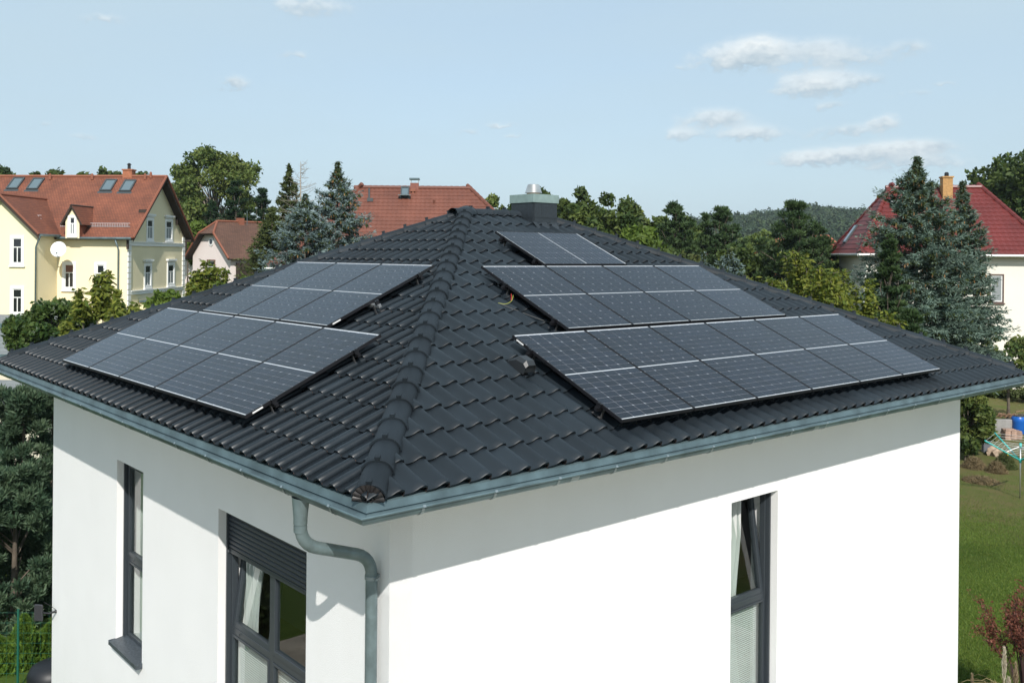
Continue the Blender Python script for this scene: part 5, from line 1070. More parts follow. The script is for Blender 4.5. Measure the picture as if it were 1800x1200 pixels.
# --- tiled roofs with real relief
def relief_slope(mb, P0, e, w, L, Hs, clip, tw=.30, tl=.34, amp=.035, seg=4):
    """P0 lower corner, e along eave, w up the slope; clip(u, s)->bool keeps a tile"""
    nrm = e.cross(w).normalized(); nrm = nrm if nrm.z > 0 else -nrm; nu = int(L / tw) + 1; nsn = int(Hs / tl) + 1
    for j in range(nsn):
        for i in range(nu):
            if not clip((i + .5) * tw, (j + .5) * tl): continue
            vs = []
            for (ds, h) in ((0, .0), (0, .035), (tl + .01, .01)):
                for k in range(seg + 1):
                    t = k / seg; vs.append(P0 + e * ((i + t) * tw) + w * (j * tl + ds) + nrm * (h + amp * math.sin(math.pi * t) ** 2))
            n = seg + 1; mb.add(vs, [(r * n + k, r * n + k + 1, (r + 1) * n + k + 1, (r + 1) * n + k) for r in range(2) for k in range(seg)])
def hip_house(name, label, K, U, V, wid, dep, ez, pitch, wallmat, roofmat, tiles='roof_tiles', ovh=.5, hx=None):
    M = frame_M(K, U, V, (0, 0, 1)); t = thing(name, label, 'house', M=M)
    mb = MB(); mb.box(0, wid, 0, dep, 0, ez - .02); link('wall', mb.mesh('wall', wallmat), t)
    o = ovh; tp = math.tan(rad(pitch)); x0, x1, y0, y1 = -o, wid + o, -o, dep + o; hd = (y1 - y0) / 2; z0 = ez - o * tp + .25; zr = z0 + hd * tp; hx = hx or hd; kx = hx / hd; px_ = math.atan2(zr - z0, hx); cx_, sx_ = math.cos(px_), math.sin(px_)
    A_, B_, C_, D_ = (x0, y0, z0), (x1, y0, z0), (x1, y1, z0), (x0, y1, z0); R0, R1 = (x0 + hx, y0 + hd, zr), (x1 - hx, y0 + hd, zr)
    mb = MB(); mb.quad(A_, B_, R1, R0); mb.quad(B_, C_, R1); mb.quad(C_, D_, R0, R1); mb.quad(D_, A_, R0); mb.quad(D_, C_, B_, A_); link('roof', mb.mesh('roof', roofmat), t)
    mb = MB(); cp = math.cos(rad(pitch)); sp_ = math.sin(rad(pitch)); Hs = hd / cp
    relief_slope(mb, Vector(A_), Vector((1, 0, 0)), Vector((0, cp, sp_)), x1 - x0, Hs, lambda u, s: s * cp * kx < u < (x1 - x0) - s * cp * kx and s < Hs)
    relief_slope(mb, Vector(D_), Vector((0, -1, 0)), Vector((cx_, 0, sx_)), y1 - y0, hx / cx_, lambda u, s: s * cx_ / kx < u < (y1 - y0) - s * cx_ / kx and s < hx / cx_)
    relief_slope(mb, Vector(B_), Vector((0, 1, 0)), Vector((-cx_, 0, sx_)), y1 - y0, hx / cx_, lambda u, s: s * cx_ / kx < u < (y1 - y0) - s * cx_ / kx and s < hx / cx_)
    tag(link(tiles, mb.mesh(tiles, roofmat), t), kind='stuff')
    def caps(p, q, nm):
        p, q = Vector(p), Vector(q); d = q - p; L = d.length; d.normalize(); k = 0; m = MB(); m.tube([(0, 0, 0), (.40, 0, 0)], [.15, .125], 8, cap=True); me = m.mesh(nm, roofmat)
        side = Vector((0, 0, 1)).cross(d); side = side.normalized(); up = d.cross(side)
        while k * .38 < L: link(nm, me, t, frame_M(p + d * (k * .38) + Vector((0, 0, .03)), d, side, up)); k += 1
    caps(A_, R0, 'hip_cap'); caps(B_, R1, 'hip_cap'); caps(D_, R0, 'hip_cap'); caps(R1, R0, 'ridge_cap')
    mb = MB(); mb.tube([(x0 - .05, y0 - .06, z0 - .05), (x1 + .05, y0 - .06, z0 - .05)], .075, 8); link('gutter', mb.mesh('gutter', M_wzinc), t)
    mb = MB(); mb.tube([(x0 - .06, y0 - .02, z0 - .05), (x0 - .06, y1, z0 - .05)], .075, 8); link('gutter', mb.mesh('gutter', M_wzinc), t)
    return t, dict(z0=z0, zr=zr, hd=hd, tp=tp, x0=x0, x1=x1, y0=y0, cp=cp, sp=sp_, cx=cx_, sx=sx_, M=M)
M_wzinc = new_mat('pale_gutter', (.5, .52, .5), .4, metal=.3)
M_brt = new_mat('brown_red_tile', (.150, .052, .033), .65, noise=(.8, .2, 6)); M_rdt = new_mat('dark_red_glazed_tile', (.130, .021, .018), .42, noise=(.6, .18, 6)); M_offw = new_mat('off_white_render', (.74, .70, .62), .9, noise=(.6, .03))
# centre house: ridge seen 630..826 at y 330
dR = 61.0; zr_ = ztop(331, 728, dR) - GZ; ridL = 196 * dR / F_PX; hd_ = 5.0
K2, U2, V2 = house_frame(630, dR, 0); wid = ridL + 2 * hd_ - 1.0; K2 = K2 - U2 * (hd_ - .5) - V2 * (hd_ - .5)
pt = 46; ez2 = zr_ - hd_ * math.tan(rad(pt)) - .25 + .5 * math.tan(rad(pt))
h2, q2 = hip_house('brown_roof_house', 'house with large brown red hipped tile roof behind the ridge of the white house', K2, U2, V2, wid, 2 * hd_ - 1.0, ez2, pt, M_offw, M_brt)
def sp2(px, py, q, K_, U_, V_, up=0):          # local point on the front slope
    n = Vector((0, -q['sp'], q['cp'])); nW = U_ * n.x + V_ * n.y + Vector((0, 0, n.z)); P0 = K_ + V_ * q['y0'] + Vector((0, 0, q['z0'])); r = hit(px, py, P0, nW) - K_; return Vector((r.dot(U_), r.dot(V_), r.z)) + n * up
Sv = Vector((0, q2['cp'], q2['sp'])); Sn = Vector((0, -q2['sp'], q2['cp']))
o = sp2(704, 347, q2, K2, U2, V2, .06); fm = MB(); mb = MB(); ring(mb, 0, .55, 0, .85, .02, .14, .08); fm.add([(v[0], v[2], v[1]) for v in mb.v], [tuple(reversed(f)) for f in mb.f]); fm.box(-.1, .65, -.15, 0, .0, .05); sk = link('skylight', fm.mesh('skylight', M_skf), h2, frame_M(o, (1, 0, 0), Sv, Sn))
mb = MB(); mb.box(.08, .47, .08, .77, .06, .08); link('pane', mb.mesh('pane', M_sky), sk)
o = sp2(703, 349, q2, K2, U2, V2, .1); mb = MB(); mb.box(-.1, .72, -.28, .06, .12, .16); mb.box(0, .05, -.02, .02, -.1, .12); mb.box(.57, .62, -.02, .02, -.1, .12); link('roof_step', mb.mesh('roof_step', M_zinc2), h2, Matrix.Translation(o))
o = sp2(726, 339, q2, K2, U2, V2, .05); mb = MB(); mb.box(-.15, .15, -.1, .1, .05, .22); mb.tube([(0, 0, -.1), (0, 0, .1)], .08, 8); link('vent_tile', mb.mesh('vent_tile', M_ridge), h2, Matrix.Translation(o))
o = sp2(763, 357, q2, K2, U2, V2, .05); mb = MB(); mb.tube([(0, 0, -.05), (0, -.05, .16), (0, -.05, .2)], [.07, .08, .03], 8); link('vent_tile', mb.mesh('vent_tile', M_brt), h2, Matrix.Translation(o))
a = sp2(649, 333, q2, K2, U2, V2, .08); b = sp2(649, 353, q2, K2, U2, V2, .08); mb = MB(); mb.tube([a, b], .06, 6); mb.box(b.x - .12, b.x + .25, b.y - .1, b.y + .1, b.z - .1, b.z + .12); link('lightning_cover', mb.mesh('lightning_cover', M_skf), h2)
o = sp2(728.5, 332, q2, K2, U2, V2); cxl, cyl, czl = o.x, q2['y0'] + q2['hd'] + .1, q2['zr']; mb = MB(); mb.box(cxl - .27, cxl + .27, cyl - .25, cyl + .35, czl - .4, czl + .34); cc = link('chimney', mb.mesh('chimney', new_mat('chimney_brick_brown', (.20, .075, .055), .8, noise=(10, .3))), h2)
for sx in (-.24, .24):
    for sy in (-.2, .3): mb = MB(); mb.box(cxl + sx - .02, cxl + sx + .02, cyl + sy - .02, cyl + sy + .02, czl + .34, czl + .56); link('cover_leg', mb.mesh('cover_leg', M_alu), cc)
mb = MB(); mb.box(cxl - .34, cxl + .34, cyl - .3, cyl + .4, czl + .56, czl + .585); mb.box(cxl - .34, cxl + .34, cyl - .3, cyl - .28, czl + .586, czl + .66); link('chimney_cover', mb.mesh('chimney_cover', M_zinc), cc)
# right house
K3, U3, V3 = house_frame(1523, 53, 10); hd3 = 3.9; pt3 = 47
def zfor(px, py, dpt): return ztop(py, px, dpt) - GZ
eave_z = zfor(1516, 446, 52.6); zr3 = zfor(1600, 333, 57); pt3 = math.degrees(math.atan((zr3 - eave_z) / hd3)); ez3 = eave_z + .5 * math.tan(rad(pt3)) - .25
h3, q3 = hip_house('red_roof_house', 'cream house with dark red glazed hipped roof behind the big spruce', K3, U3, V3, 9.3, 2 * hd3 - 1, ez3, pt3, M_offw, M_rdt, hx=2.6)
o = sp2(1660, 334, q3, K3, U3, V3); cyl = q3['y0'] + q3['hd'] - .5; zt3 = zfor(1660, 318, 57); mb = MB(); mb.box(o.x - .27, o.x + .27, cyl - .25, cyl + .3, q3['zr'] - 1, zt3); mb.box(o.x - .32, o.x + .32, cyl - .3, cyl + .35, zt3, zt3 + .09)
brk = plain_tiles('yellow_brick', (.55, .32, .12), (.48, .27, .10), .25, .08); cc = link('chimney', mb.mesh('chimney', new_mat('yellow_chimney_brick', (.40, .225, .085), .8, noise=(9, .2))), h3)
mb = MB(); mb.tube([(o.x, cyl, zt3 + .09), (o.x, cyl, zt3 + .28), (o.x, cyl, zt3 + .34)], [.12, .12, .07], 10); link('chimney_pot', mb.mesh('chimney_pot', M_black), cc)
S3v = Vector((0, q3['cp'], q3['sp'])); S3n = Vector((0, -q3['sp'], q3['cp']))
for (px, py, w_, h_) in ((1566, 366, .45, .6), (1626, 362, .5, .55)):
    o = sp2(px, py, q3, K3, U3, V3, .08); mb = MB(); mb.box(0, w_, 0, h_, .02, .10); sk = link('roof_hatch', mb.mesh('roof_hatch', M_skf), h3, frame_M(o, (1, 0, 0), S3v, S3n)); mb = MB(); mb.box(.05, w_ - .05, .05, h_ - .05, .101, .11); link('pane', mb.mesh('pane', new_mat('pale_hatch_glass', (.7, .72, .7), .1)), sk)
# skylight on the left slope of the right house
nW = U3 * -q3['sx'] + Vector((0, 0, q3['cx'])); P0 = K3 + U3 * q3['x0'] + Vector((0, 0, q3['z0'])); r = hit(1484, 428, P0, nW) - K3; o = Vector((r.dot(U3), r.dot(V3), r.z)); mb = MB(); mb.box(0, .7, 0, 1.3, .05, .14); sk = link('skylight', mb.mesh('skylight', M_skf), h3, frame_M(o, (0, -1, 0), (q3['cx'], 0, q3['sx']), (-q3['sx'], 0, q3['cx']))); mb = MB(); mb.box(.08, .62, .08, 1.22, .141, .15); link('pane', mb.mesh('pane', M_sky), sk)
mb = MB()
for z_ in (.05, .2): mb.box(-.01, .01, 0, 5.5, z_, z_ + .02)
for k in range(60): mb.box(-.006, .006, k * .092, k * .092 + .018, .05, .22)
tag(link('snow_guard', mb.mesh('snow_guard', M_guard), h3, Matrix.Translation((q3['x0'] + .45, .6, q3['z0'] + .48))), kind='stuff')
def w3(x0, y0, x1, y1):
    a = hit(x0, y1, K3, V3) - K3; c = hit(x1, y0, K3, V3) - K3; return a.dot(U3), c.dot(U3), a.z, c.z
a, c, b, d = w3(1741, 484, 1762, 530); far_window(h3, frame_M((0, 0, 0), (1, 0, 0), (0, 1, 0), (0, 0, 1)), a, c, b, d, trim=.07, style='1', trimmat=new_mat('brown_window_trim', (.10, .06, .05), .6), pane=[M_sheer])
a, c, b, d = w3(1520, 480, 1545, 530); far_window(h3, frame_M((0, 0, 0), (1, 0, 0), (0, 1, 0), (0, 0, 1)), a, c, b, d, trim=.07, style='T')
# --- pink house with half hipped gable
K4, U4, V4 = house_frame(339, 80, 42); M4 = frame_M(K4, U4, V4, (0, 0, 1)); pink = thing('pink_house', 'small pale pink house with brown tiled half hipped roof', 'house', M=M4)
GW4 = 5.6; L4 = 6.5; r4 = zfor(368, 389, 78.5); e4 = zfor(412, 455, 77); s4 = (r4 - e4) / (GW4 / 2 + .5); M_pink = new_mat('pale_pink_render', (.74, .65, .62), .9, noise=(.8, .03)); M_bt = plain_tiles('brown_plain_tiles', (.14, .068, .044), (.105, .052, .034))
wt = r4 - s4 * (GW4 / 2); cut = 1.1
mb = MB(); mb.quad((0, 0, 0), (GW4, 0, 0), (GW4, 0, wt), (GW4 / 2 + cut, 0, r4 - s4 * cut - .12), (GW4 / 2 - cut, 0, r4 - s4 * cut - .12), (0, 0, wt)); mb.quad((GW4, 0, 0), (GW4, L4, 0), (GW4, L4, wt), (GW4, 0, wt)); mb.quad((0, L4, 0), (0, 0, 0), (0, 0, wt), (0, L4, wt)); link('wall', mb.mesh('wall', M_pink), pink)
m_ = GW4 / 2; zc = r4 - s4 * cut; of = -.55
roof_slab('roof', pink, [[(GW4 + .5, of, e4), (GW4 + .5, L4 + .4, e4), (m_, L4 - .9, r4), (m_, .55, r4), (m_ + cut, of, zc)], [(-.5, L4 + .4, e4), (-.5, of, e4), (m_ - cut, of, zc), (m_, .55, r4), (m_, L4 - .9, r4)], [(m_ - cut, of, zc), (m_ + cut, of, zc), (m_, .55, r4)]], M_bt, .12)
for (p, q) in (((GW4 + .5, of, e4), (m_ + cut, of, zc)), ((m_ + cut, of, zc), (m_, .55, r4)), ((-.5, of, e4), (m_ - cut, of, zc)), ((m_ - cut, of, zc), (m_, .55, r4)), ((m_, .55, r4), (m_, L4 - .9, r4))):
    mb = MB(); mb.tube([Vector(p) + Vector((0, 0, .04)), Vector(q) + Vector((0, 0, .04))], .09, 5); link('ridge_line', mb.mesh('ridge_line', M_ridge), pink)
mb = MB(); mb.quad((m_ - cut, -.05, zc - .12), (m_ + cut, -.05, zc - .12), (m_ + cut - .1, -.40, zc), (m_ - cut + .1, -.40, zc)); link('gable_boards', mb.mesh('gable_boards', M_darkwood), pink)
oz = zfor(371.5, 425, 79) ; mb = MB(); mb.tube([(m_, .0, oz), (m_, -.06, oz)], .36, 16, mi=0); mb.tube([(m_, -.061, oz), (m_, -.07, oz)], .22, 16, mi=1); link('round_window', mb.mesh('round_window', [M_wframe, M_pane]), pink)
far_window(pink, Matrix(), m_ - .5, m_ + .5, oz - 3.0, oz - 1.6, trim=.1, style='T', trimmat=new_mat('brown_trim', (.16, .08, .06), .7))
mb = MB(); mb.box(m_ - .25, m_ + .25, 2.6, 3.1, r4 - .4, r4 + .35); link('chimney', mb.mesh('chimney', M_ridge), pink); mb = MB(); mb.tube([(m_ + .2, 3.4, r4 - .2), (m_ + .2, 3.4, r4 + 1.0)], .025, 5); link('antenna', mb.mesh('antenna', M_zinc2), pink)
mb = MB(); mb.box(GW4 - .2, GW4 + .5, .5, L4, 0, e4 - .3); link('timber_lean_to', mb.mesh('timber_lean_to', M_darkwood), pink)
# small brown roof left of the pink house, orange buildings far right
K5, U5, V5 = house_frame(325, 92, 30); M5 = frame_M(K5, U5, V5, (0, 0, 1)); sm = thing('outbuilding', 'small brown roofed outbuilding squeezed between yellow villa and pink house', 'shed', M=M5); zz = zfor(330, 405, 92)
mb = MB(); mb.box(0, 3, 0, 5, 0, zz - 2.2); link('wall', mb.mesh('wall', M_pink), sm); roof_slab('roof', sm, [[(-.3, -.4, zz - 2.4), (3.3, -.4, zz - 2.4), (3.3, 2.5, zz), (-.3, 2.5, zz)], [(3.3, 5.4, zz - 2.4), (-.3, 5.4, zz - 2.4), (-.3, 2.5, zz), (3.3, 2.5, zz)]], M_bt)
M_or = new_mat('orange_render', (.55, .17, .075), .8, noise=(.3, .08)); M_or2 = new_mat('orange_tile', (.30, .090, .045), .7, noise=(.6, .15))
def small_house(px, depth, th, wid, dep, ez, rz_, wm, rm, label):
    K_, U_, V_ = house_frame(px, depth, th); t = thing('small_house', label, 'house', M=frame_M(K_, U_, V_, (0, 0, 1))); mb = MB(); mb.quad((0, 0, 0), (wid, 0, 0), (wid, 0, ez), (0, 0, ez)); mb.quad((wid, 0, 0), (wid, dep, 0), (wid, dep, ez), (wid, dep / 2, rz_ - .1), (wid, 0, ez)); mb.quad((0, dep, 0), (0, 0, 0), (0, 0, ez), (0, dep / 2, rz_ - .1), (0, dep, ez)); link('wall', mb.mesh('wall', wm), t)
    roof_slab('roof', t, [[(-.3, -.4, ez - .2), (wid + .3, -.4, ez - .2), (wid + .3, dep / 2, rz_), (-.3, dep / 2, rz_)], [(wid + .3, dep + .4, ez - .2), (-.3, dep + .4, ez - .2), (-.3, dep / 2, rz_), (wid + .3, dep / 2, rz_)]], rm)
    if depth < 150: far_window(t, Matrix(), wid * .55, wid * .55 + 1.1, ez - 2.0, ez - .8, trim=.05, style='1', pane=[M_sky]); return t
small_house(1341, 120, 20, 2.2, 5, zfor(1345, 424, 120), zfor(1345, 422, 120) + .3, M_or, M_or2, 'orange painted building glimpsed left of the big dark pine')
small_house(1326, 125, 10, .9, 4, zfor(1330, 432, 125), zfor(1330, 430, 125), M_or, M_or2, 'sliver of an orange building left of the larger orange one')
small_house(1445, 190, 0, 2.6, 8, zfor(1450, 424, 190), zfor(1450, 412, 190), M_or2, M_or2, 'far orange roof between the big dark pine and the red roofed house')

# ------------------------------------------------------------------ far woods
def woods(name, n, d0, d1, a0, a1, cr, per, leaf, mat, seed=3, hfac=1.0):
    r = np.random.default_rng(seed); d = r.uniform(d0 ** 2, d1 ** 2, n) ** .5; an = r.uniform(a0, a1, n); lat = an * d
    P = np.stack([CAM.x + FW.x * d + RT.x * lat, CAM.y + FW.y * d + RT.y * lat], -1); z = ground_z(P[:, 0], P[:, 1]); R = cr * r.uniform(.6, 1.3, n); H = R * r.uniform(.8, 1.35, n)
    idx = np.repeat(np.arange(n), per); m = n * per; w = unit(r.normal(size=(m, 3))); w[:, 2] = np.abs(w[:, 2]) * 1.1 - .25; k = r.uniform(.75, 1.08, (m, 1)); con = r.uniform(size=n) < .3
    shp = np.where(con[idx], (1 - .6 * w[:, 2].clip(0, 1)), 1.0)
    C = np.stack([P[idx, 0] + w[:, 0] * R[idx] * k[:, 0] * shp, P[idx, 1] + w[:, 1] * R[idx] * k[:, 0] * shp, z[idx] + 3 * hfac + H[idx] * (.8 + w[:, 2] * k[:, 0] * np.where(con[idx], 1.3, .9))], -1)
    nr = unit(w + r.normal(size=(m, 3)) * .45); t = unit(np.cross(nr, unit(r.normal(size=(m, 3))))); b = np.cross(nr, t); s = leaf * r.uniform(.6, 1.4, (m, 1))
    tone = .35 + .22 * r.normal(size=n)[idx] + .15 * r.normal(size=m); o = quadcloud(name, C, t * s, b * s * .8, tone, MLF[mat]); tag(o, kind='stuff'); tag(o, 'distant wood covering the hill and plain on the horizon', 'wood')
woods('hillside_forest', 5000, 400, 820, -.10, .66, 4.0, 50, .78, 'haze', 3)
woods('distant_woods', 1500, 130, 400, -.72, .70, 3.2, 70, .42, 'haze', 5, .6)

# ------------------------------------------------------------------ garden at the right
def gp(px, py, h=0):                         # point on the lawn seen at the pixel
    d = at(px, py, 1) - CAM; return CAM + d * ((GZ - CAM.z) / d.z) + Vector((0, 0, h))
# grass blades
n = 90000; P0 = gp(1690, 830); us = rng.uniform(size=n); dd = 15 + 19 * us ** 1.3; px_ = rng.uniform(1675, 1830, n); lat = (px_ - CX) / F_PX * dd
gx = CAM.x + FW.x * dd + RT.x * lat; gy = CAM.y + FW.y * dd + RT.y * lat; kp = rng.uniform(size=n) > smooth(23, 29, gx) * .93; gx, gy, n = gx[kp], gy[kp], int(kp.sum()); C = np.stack([gx, gy, np.full(n, GZ)], -1); hgt = rng.uniform(.03, .075, (n, 1)); T = unit(rng.normal(size=(n, 3)) * np.array([.5, .5, 0]) + np.array([0, 0, 1])) * hgt; B = unit(rng.normal(size=(n, 3)) * np.array([1, 1, 0])) * .006
MLF['grass'] = leaf_mat('grass_blade', (.066, .130, .016), (.165, .210, .040), .25)
tag(tag(quadcloud('grass', C, T, B, .45 + .3 * rng.normal(size=n), MLF['grass'], tri=True), kind='stuff'), 'mown green grass of the garden lawn', 'grass')
# rotary dryer
p = gp(1793, 875); t = thing('rotary_dryer', 'rotary clothes dryer with turquoise arms standing on the lawn', 'clothes dryer', p); M_turq = new_mat('turquoise_plastic', (.04, .45, .42), .4); H0 = 95 * 30.6 / F_PX
mb = MB(); mb.tube([(0, 0, 0), (0, 0, H0)], .022, 10); link('pole', mb.mesh('pole', M_alu, True), t); mb = MB(); mb.tube([(0, 0, H0 - .14), (0, 0, H0 + .02)], .04, 10); link('top_cap', mb.mesh('top_cap', M_turq, True), t); mb = MB(); mb.tube([(0, 0, H0 - .62), (0, 0, H0 - .48)], .04, 10); link('hub', mb.mesh('hub', M_turq, True), t)
ends = []; rh = Vector((RT.x, RT.y, 0)); fh = Vector((FW.x, FW.y, 0))
for k in range(4):
    a = rad(172 + 90 * k + 14); e = (rh * math.cos(a) + fh * math.sin(a)) * 1.25 + Vector((0, 0, H0 + .12)); ends.append(e); mb = MB(); mb.tube([(0, 0, H0 - .55), e], .024, 8); link('arm', mb.mesh('arm', M_turq if k != 9 else M_alu, True), t)
    mb = MB(); mb.tube([(0, 0, H0 - .08), Vector((0, 0, H0 - .55)).lerp(e, .42)], .010, 6); link('strut', mb.mesh('strut', M_alu), t)
mb = MB()
for f in np.linspace(.35, .98, 7):
    for k in range(4): mb.tube([Vector((0, 0, H0 - .55)).lerp(ends[k], f), Vector((0, 0, H0 - .55)).lerp(ends[(k + 1) % 4], f)], .004, 3, cap=False)
tag(link('clothes_line', mb.mesh('clothes_line', M_white), t), kind='stuff')
mb = MB(); mb.box(-.02, .02, -.01, .01, -.06, .05); link('peg', mb.mesh('peg', new_mat('yellow_peg', (.7, .5, .05), .5)), t, Matrix.Translation(Vector((0, 0, H0 - .55)).lerp(ends[0], .35)))
# concrete planter wall, barrels, bricks, planks, heaps
M_conc = new_mat('weathered_concrete', (.26, .25, .24), .9, noise=(2, .3, 8), bump=(12, .5, .02))
Rz = math.atan2(RT.y, RT.x)
def gbox(name, px, py, w, d, h, mat, label, cat, rz=0, bev=.02, z=0):
    p = gp(px, py); mb = MB(); mb.box(-w / 2, w / 2, 0, d, 0, h); me = mb.mesh(name, mat); bevel(me, bev); o = link(name, me); o.location = p + Vector((0, 0, z)); o.rotation_euler = (0, 0, Rz + rz); tag(o, label, cat); return o
gbox('garden_wall', 1764, 762, 1.5, .25, .62, M_conc, 'weathered grey concrete wall behind the brick stack', 'wall', .05)
M_blue = new_mat('blue_plastic', (.010, .11, .45), .35)
for i, (px, py, lb) in enumerate(((1790, 762, 'blue plastic barrel nearer the concrete wall'), (1799, 760, 'blue plastic barrel cut by the right picture edge'))):
    p = gp(px, py); t = thing('barrel', lb, 'barrel', p, group='blue barrels'); mb = MB(); mb.tube([(0, 0, 0), (0, 0, .06), (0, 0, .25), (0, 0, .28), (0, 0, .52), (0, 0, .55), (0, 0, .72), (0, 0, .78)], [.24, .27, .28, .295, .28, .295, .28, .24], 18); me = mb.mesh('barrel_body', M_blue); autosmooth(me); link('barrel_body', me, t); mb = MB(); mb.tube([(0, 0, .78), (0, 0, .80)], .23, 18); link('lid', mb.mesh('lid', M_black), t)
# brick stack
p = gp(1783, 773); t = thing('brick_stack', 'stack of pale reddish bricks on the ground below the blue barrels', 'bricks', p, Rz); mb = MB(); mb.box(0, .24, 0, .115, 0, .07); me = mb.mesh('brick', obj_rand(new_mat('old_brick', (.30, .20, .155), .9, noise=(9, .3)), .3)); bevel(me, .006)
for z in range(6):
    for i in range(3 if z < 5 else 2):
        for j in range(3): link('brick', me, t, Matrix.Translation((-.38 + i * .25 + random.uniform(-.02, .02), j * .125, z * .075)) @ Matrix.Rotation(random.uniform(-.06, .06), 4, 'Z'))
# fire wood on the wall
p = gp(1762, 759, .63); t = thing('firewood_pile', 'brown split logs lying on top of the concrete wall', 'logs', p, Rz); M_log = new_mat('split_wood', (.20, .12, .07), .85, noise=(10, .4))
for k in range(16):
    mb = MB(); a = random.uniform(-.3, .3); x0 = -.55 + .075 * k; mb.tube([(x0, 0, .06 + .06 * (k % 3)), (x0 + .28 * math.cos(a), .25, .07 + .05 * (k % 2) + .1 * math.sin(a))], [.05, .055], 6); link('log', mb.mesh('log', M_log), t)
mb = MB(); mb.box(0, 1.6, -.03, .03, 0, .03); o = link('plank', mb.mesh('plank', M_log)); o.location = gp(1785, 757, .85); o.rotation_euler = (0, rad(-9), Rz + .1); tag(o, 'long thin plank lying above the blue barrels', 'plank')
gbox('white_sack', 1730, 768, .40, .30, .62, new_mat('white_sack_cloth', (.55, .55, .53), .9, noise=(4, .2), bump=(9, .8, .06)), 'whitish sack standing left of the concrete wall', 'sack', .3, .09)
gbox('grey_crate', 1737, 796, .34, .3, .40, new_mat('grey_crate_plastic', (.12, .13, .15), .7, noise=(4, .2)), 'dark grey crate beside the straw heap', 'crate', -.25)
for i, (px, py, ln, r_, lb) in enumerate(((1726, 776, .9, .2, 'dark weathered board lying lowest on the junk heap'), (1732, 770, .8, -.3, 'brown board lying crosswise on the junk heap'), (1722, 765, .6, .5, 'short board leaning on the junk heap'))):
    mb = MB(); mb.box(-ln / 2, ln / 2, 0, .22, 0, .05); me = mb.mesh('board', new_mat('weathered_board', (.13, .095, .075), .9, noise=(6, .35))); o = link('board', me); o.location = gp(px, py, .12 + .12 * i); o.rotation_euler = (rad(20 * i - 15), rad(8), Rz + r_); tag(o, lb, 'board')
def rocks(px, py, s, label, mat):
    bm = bmesh.new(); bmesh.ops.create_icosphere(bm, subdivisions=3, radius=s)
    for v in bm.verts: v.co *= 1 + .25 * math.sin(v.co.x * 9 + v.co.y * 7 / s) + .12 * random.uniform(-1, 1); v.co.z *= .75
    me = bpy.data.meshes.new('boulder'); bm.to_mesh(me); bm.free(); me.materials.append(mat); autosmooth(me, 60); o = link('boulder', me); o.location = gp(px, py, s * .4); tag(o, label, 'stone')
rocks(1748, 800, .28, 'pale tan boulder right of the grey crate', new_mat('tan_stone', (.36, .27, .20), .9, noise=(5, .3), bump=(12, .6, .03)))
rocks(1763, 812, .22, 'smaller reddish boulder among the dry weeds', new_mat('red_stone', (.30, .20, .15), .9, noise=(5, .3)))
def heap(px, py, w, h, n, label, mat='dry', name='straw_heap', leaf=.10, cat='heap'):
    p = gp(px, py); a = rng.uniform(0, 6.28, n); f = rng.uniform(0, 1, n); r = w * np.sqrt(rng.uniform(0, 1, n)); z = h * (1 - (r / w) ** 2) * rng.uniform(.2, 1.05, n); C = np.stack([r * np.cos(a), r * np.sin(a), z], -1)
    dirn = unit(rng.normal(size=(n, 3)) + np.array([0, 0, .3])); s = leaf * rng.uniform(.5, 1.5, (n, 1)); side = unit(np.cross(dirn, rand_unit(n))); o = quadcloud(name, C, dirn * s, side * .008, rng.uniform(0, 1, n), MLF[mat]); o.location = p; tag(o, label, cat); return o
heap(1712, 822, .40, .42, 3500, 'round heap of dry straw near the white wall corner'); heap(1752, 830, .34, .42, 2200, 'wide heap of dry weed stalks below the boulders'); heap(1724, 846, .6, .16, 1600, 'low patch of brown stalks on the worn grass', cat='stalks')
heap(1766, 822, .4, .6, 2500, 'dry upright weeds with some green right of the straw', 'olive', 'weed_clump', cat='weeds')
def weed(px, py, h, n, label, mat, spread=.5, sl=.03, name='grass_tuft', cat='grass', group=None, width=.006, plume=0):
    p = gp(px, py); t = thing(name, label, cat, p, group=group); mb = MB(); 
    for k in range(n):
        a = random.uniform(0, 6.28); r = random.uniform(.02, 1) * spread; L = h * random.uniform(.6, 1); e = Vector((r * math.cos(a), r * math.sin(a), L)); m = Vector((r * .35 * math.cos(a), r * .35 * math.sin(a), L * .7)); b = Vector((.05 * math.cos(a), .05 * math.sin(a), 0)); mb.tube([b, m, e], [width, width * .8, width * .25], 3, cap=False)
    tag(link('blades', mb.mesh('blades', mat), t), kind='stuff'); return t
M_dryg = new_mat('dry_grass', (.26, .20, .10), .9, noise=(4, .3)); M_plume = new_mat('pampas_plume', (.62, .55, .42), .95, noise=(20, .2))
def plume(parent, x, y, z0, h, r, dry=False):
    n = 900; f = rng.uniform(0, 1, n); a = rng.uniform(0, 6.28, n); rr = r * np.sin(np.pi * np.clip(f * .92 + .08, 0, 1)) ** .8 * rng.uniform(.2, 1, n); C = np.stack([x + rr * np.cos(a), y + rr * np.sin(a), z0 + f * h], -1); dirn = unit(np.stack([np.cos(a) * .35, np.sin(a) * .35, np.ones(n)], -1)); s = .05 * rng.uniform(.5, 1.3, (n, 1)); side = unit(np.cross(dirn, rand_unit(n)))
    tag(quadcloud('plume', C, dirn * s, side * .006, rng.uniform(0, 1, n), PLM[1 if dry else 0], parent), kind='stuff'); mb = MB(); mb.tube([(x, y, 0), (x, y, z0 + .1)], .008, 5); link('stem', mb.mesh('stem', M_dryg), parent)
PLM = [leaf_mat('plume_white', (.50, .44, .33), (.72, .66, .55), .3), leaf_mat('plume_tan', (.28, .21, .13), (.42, .33, .22), .3)]
B0 = at(1764, 1290, 15.2); B0.z = GZ; pg = thing('pampas_grass', 'pampas grass with one white plume at the lower right corner', 'grass', B0)
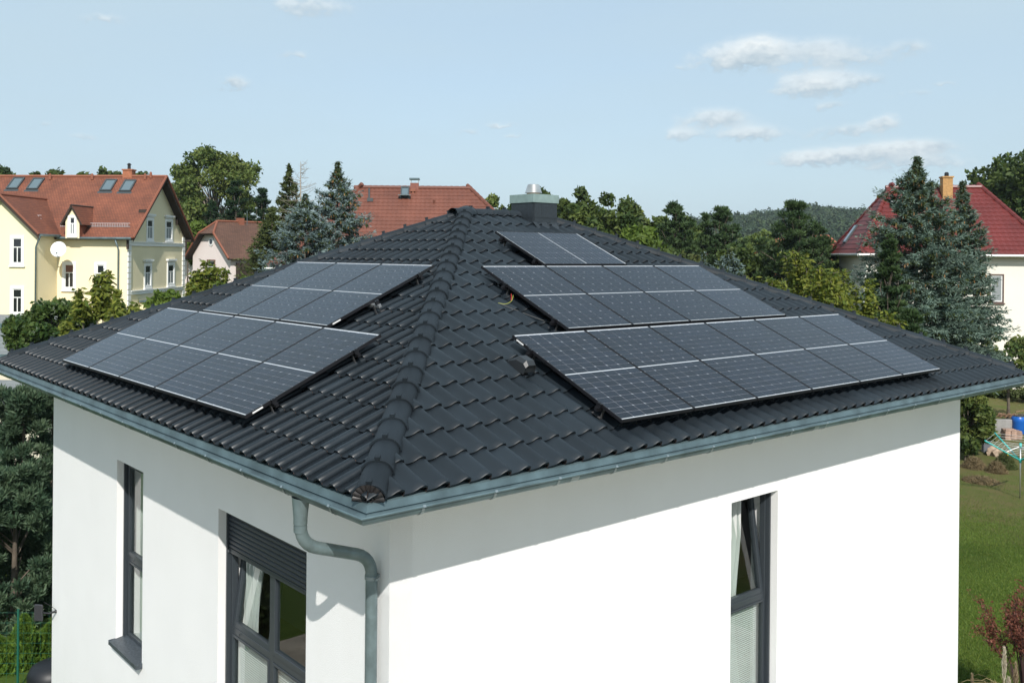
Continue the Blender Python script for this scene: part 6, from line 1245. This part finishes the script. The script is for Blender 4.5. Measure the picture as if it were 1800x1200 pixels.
tz = lambda py, px: ztop(py, px, 15.2) - GZ
plume(pg, 0, 0, tz(1195, 1764), tz(1139, 1764) - tz(1195, 1764), .030); e = RT * (.19); plume(pg, e.x, e.y, tz(1230, 1785), tz(1166, 1785) - tz(1230, 1785), .035, True); e = RT * .02; plume(pg, e.x, e.y - .05, tz(1235, 1765), .42, .05, False); e = RT * -.52; plume(pg, e.x, e.y, tz(1260, 1708), tz(1186, 1708) - tz(1260, 1708), .02, True)
mb = MB()
for k in range(90):
    a = random.uniform(0, 6.28); r = random.uniform(.1, .75); L = tz(1200, 1764) * random.uniform(.5, 1.08); e = Vector((r * math.cos(a), r * math.sin(a), L * (1 - .35 * r))); m = Vector((r * .4 * math.cos(a), r * .4 * math.sin(a), L * .92)); mb.tube([(0, 0, 0), m, m.lerp(e, .6) + Vector((0, 0, .05)), e], [.006, .005, .004, .002], 3, cap=False)
tag(link('blades', mb.mesh('blades', M_dryg), pg), kind='stuff')
# red brown shrub
B1 = at(1800, 1300, 15.8); B1.z = GZ; rs = thing('red_shrub', 'red brown leaved shrub with bare dark shoots at the right edge', 'shrub', B1); mb = MB(); CC = []
zt = ztop(1022, 1790, 15.8) - GZ
for k in range(30):
    a = random.uniform(0, 6.28); L = zt * random.uniform(.72, 1.0); r = random.uniform(.1, .75); e = Vector((r * math.cos(a), r * math.sin(a), L - r * .5)); b = Vector((0, 0, .2)); m = b.lerp(e, .5) + Vector((-r * .12 * math.cos(a), -r * .12 * math.sin(a), .1)); mb.tube([b, m, e], [.012, .008, .003], 4, cap=False)
    for q in np.linspace(.25, .97, 12): CC.append((m.lerp(e, q), .05))
    for w in range(5):
        s_ = m.lerp(e, random.uniform(.0, .8)); e2 = s_ + Vector((random.uniform(-.25, .25), random.uniform(-.25, .25), random.uniform(.15, .4))); mb.tube([s_, e2], [.005, .002], 3, cap=False)
        for q in np.linspace(.3, 1, 4): CC.append((s_.lerp(e2, q), .04))
tag(link('shoots', mb.mesh('shoots', new_mat('dark_shoots', (.045, .02, .02), .8)), rs), kind='stuff')
A0 = np.array([tuple(c[0]) for c in CC]); n = 9000; idx = rng.integers(0, len(A0), n); C = A0[idx] + rng.normal(size=(n, 3)) * .035; T, B = leaves(C, .020, .3, .5); tag(quadcloud('leaves', C, T, B, .4 + .3 * rng.normal(size=n), MLF['redleaf'], rs), kind='stuff')
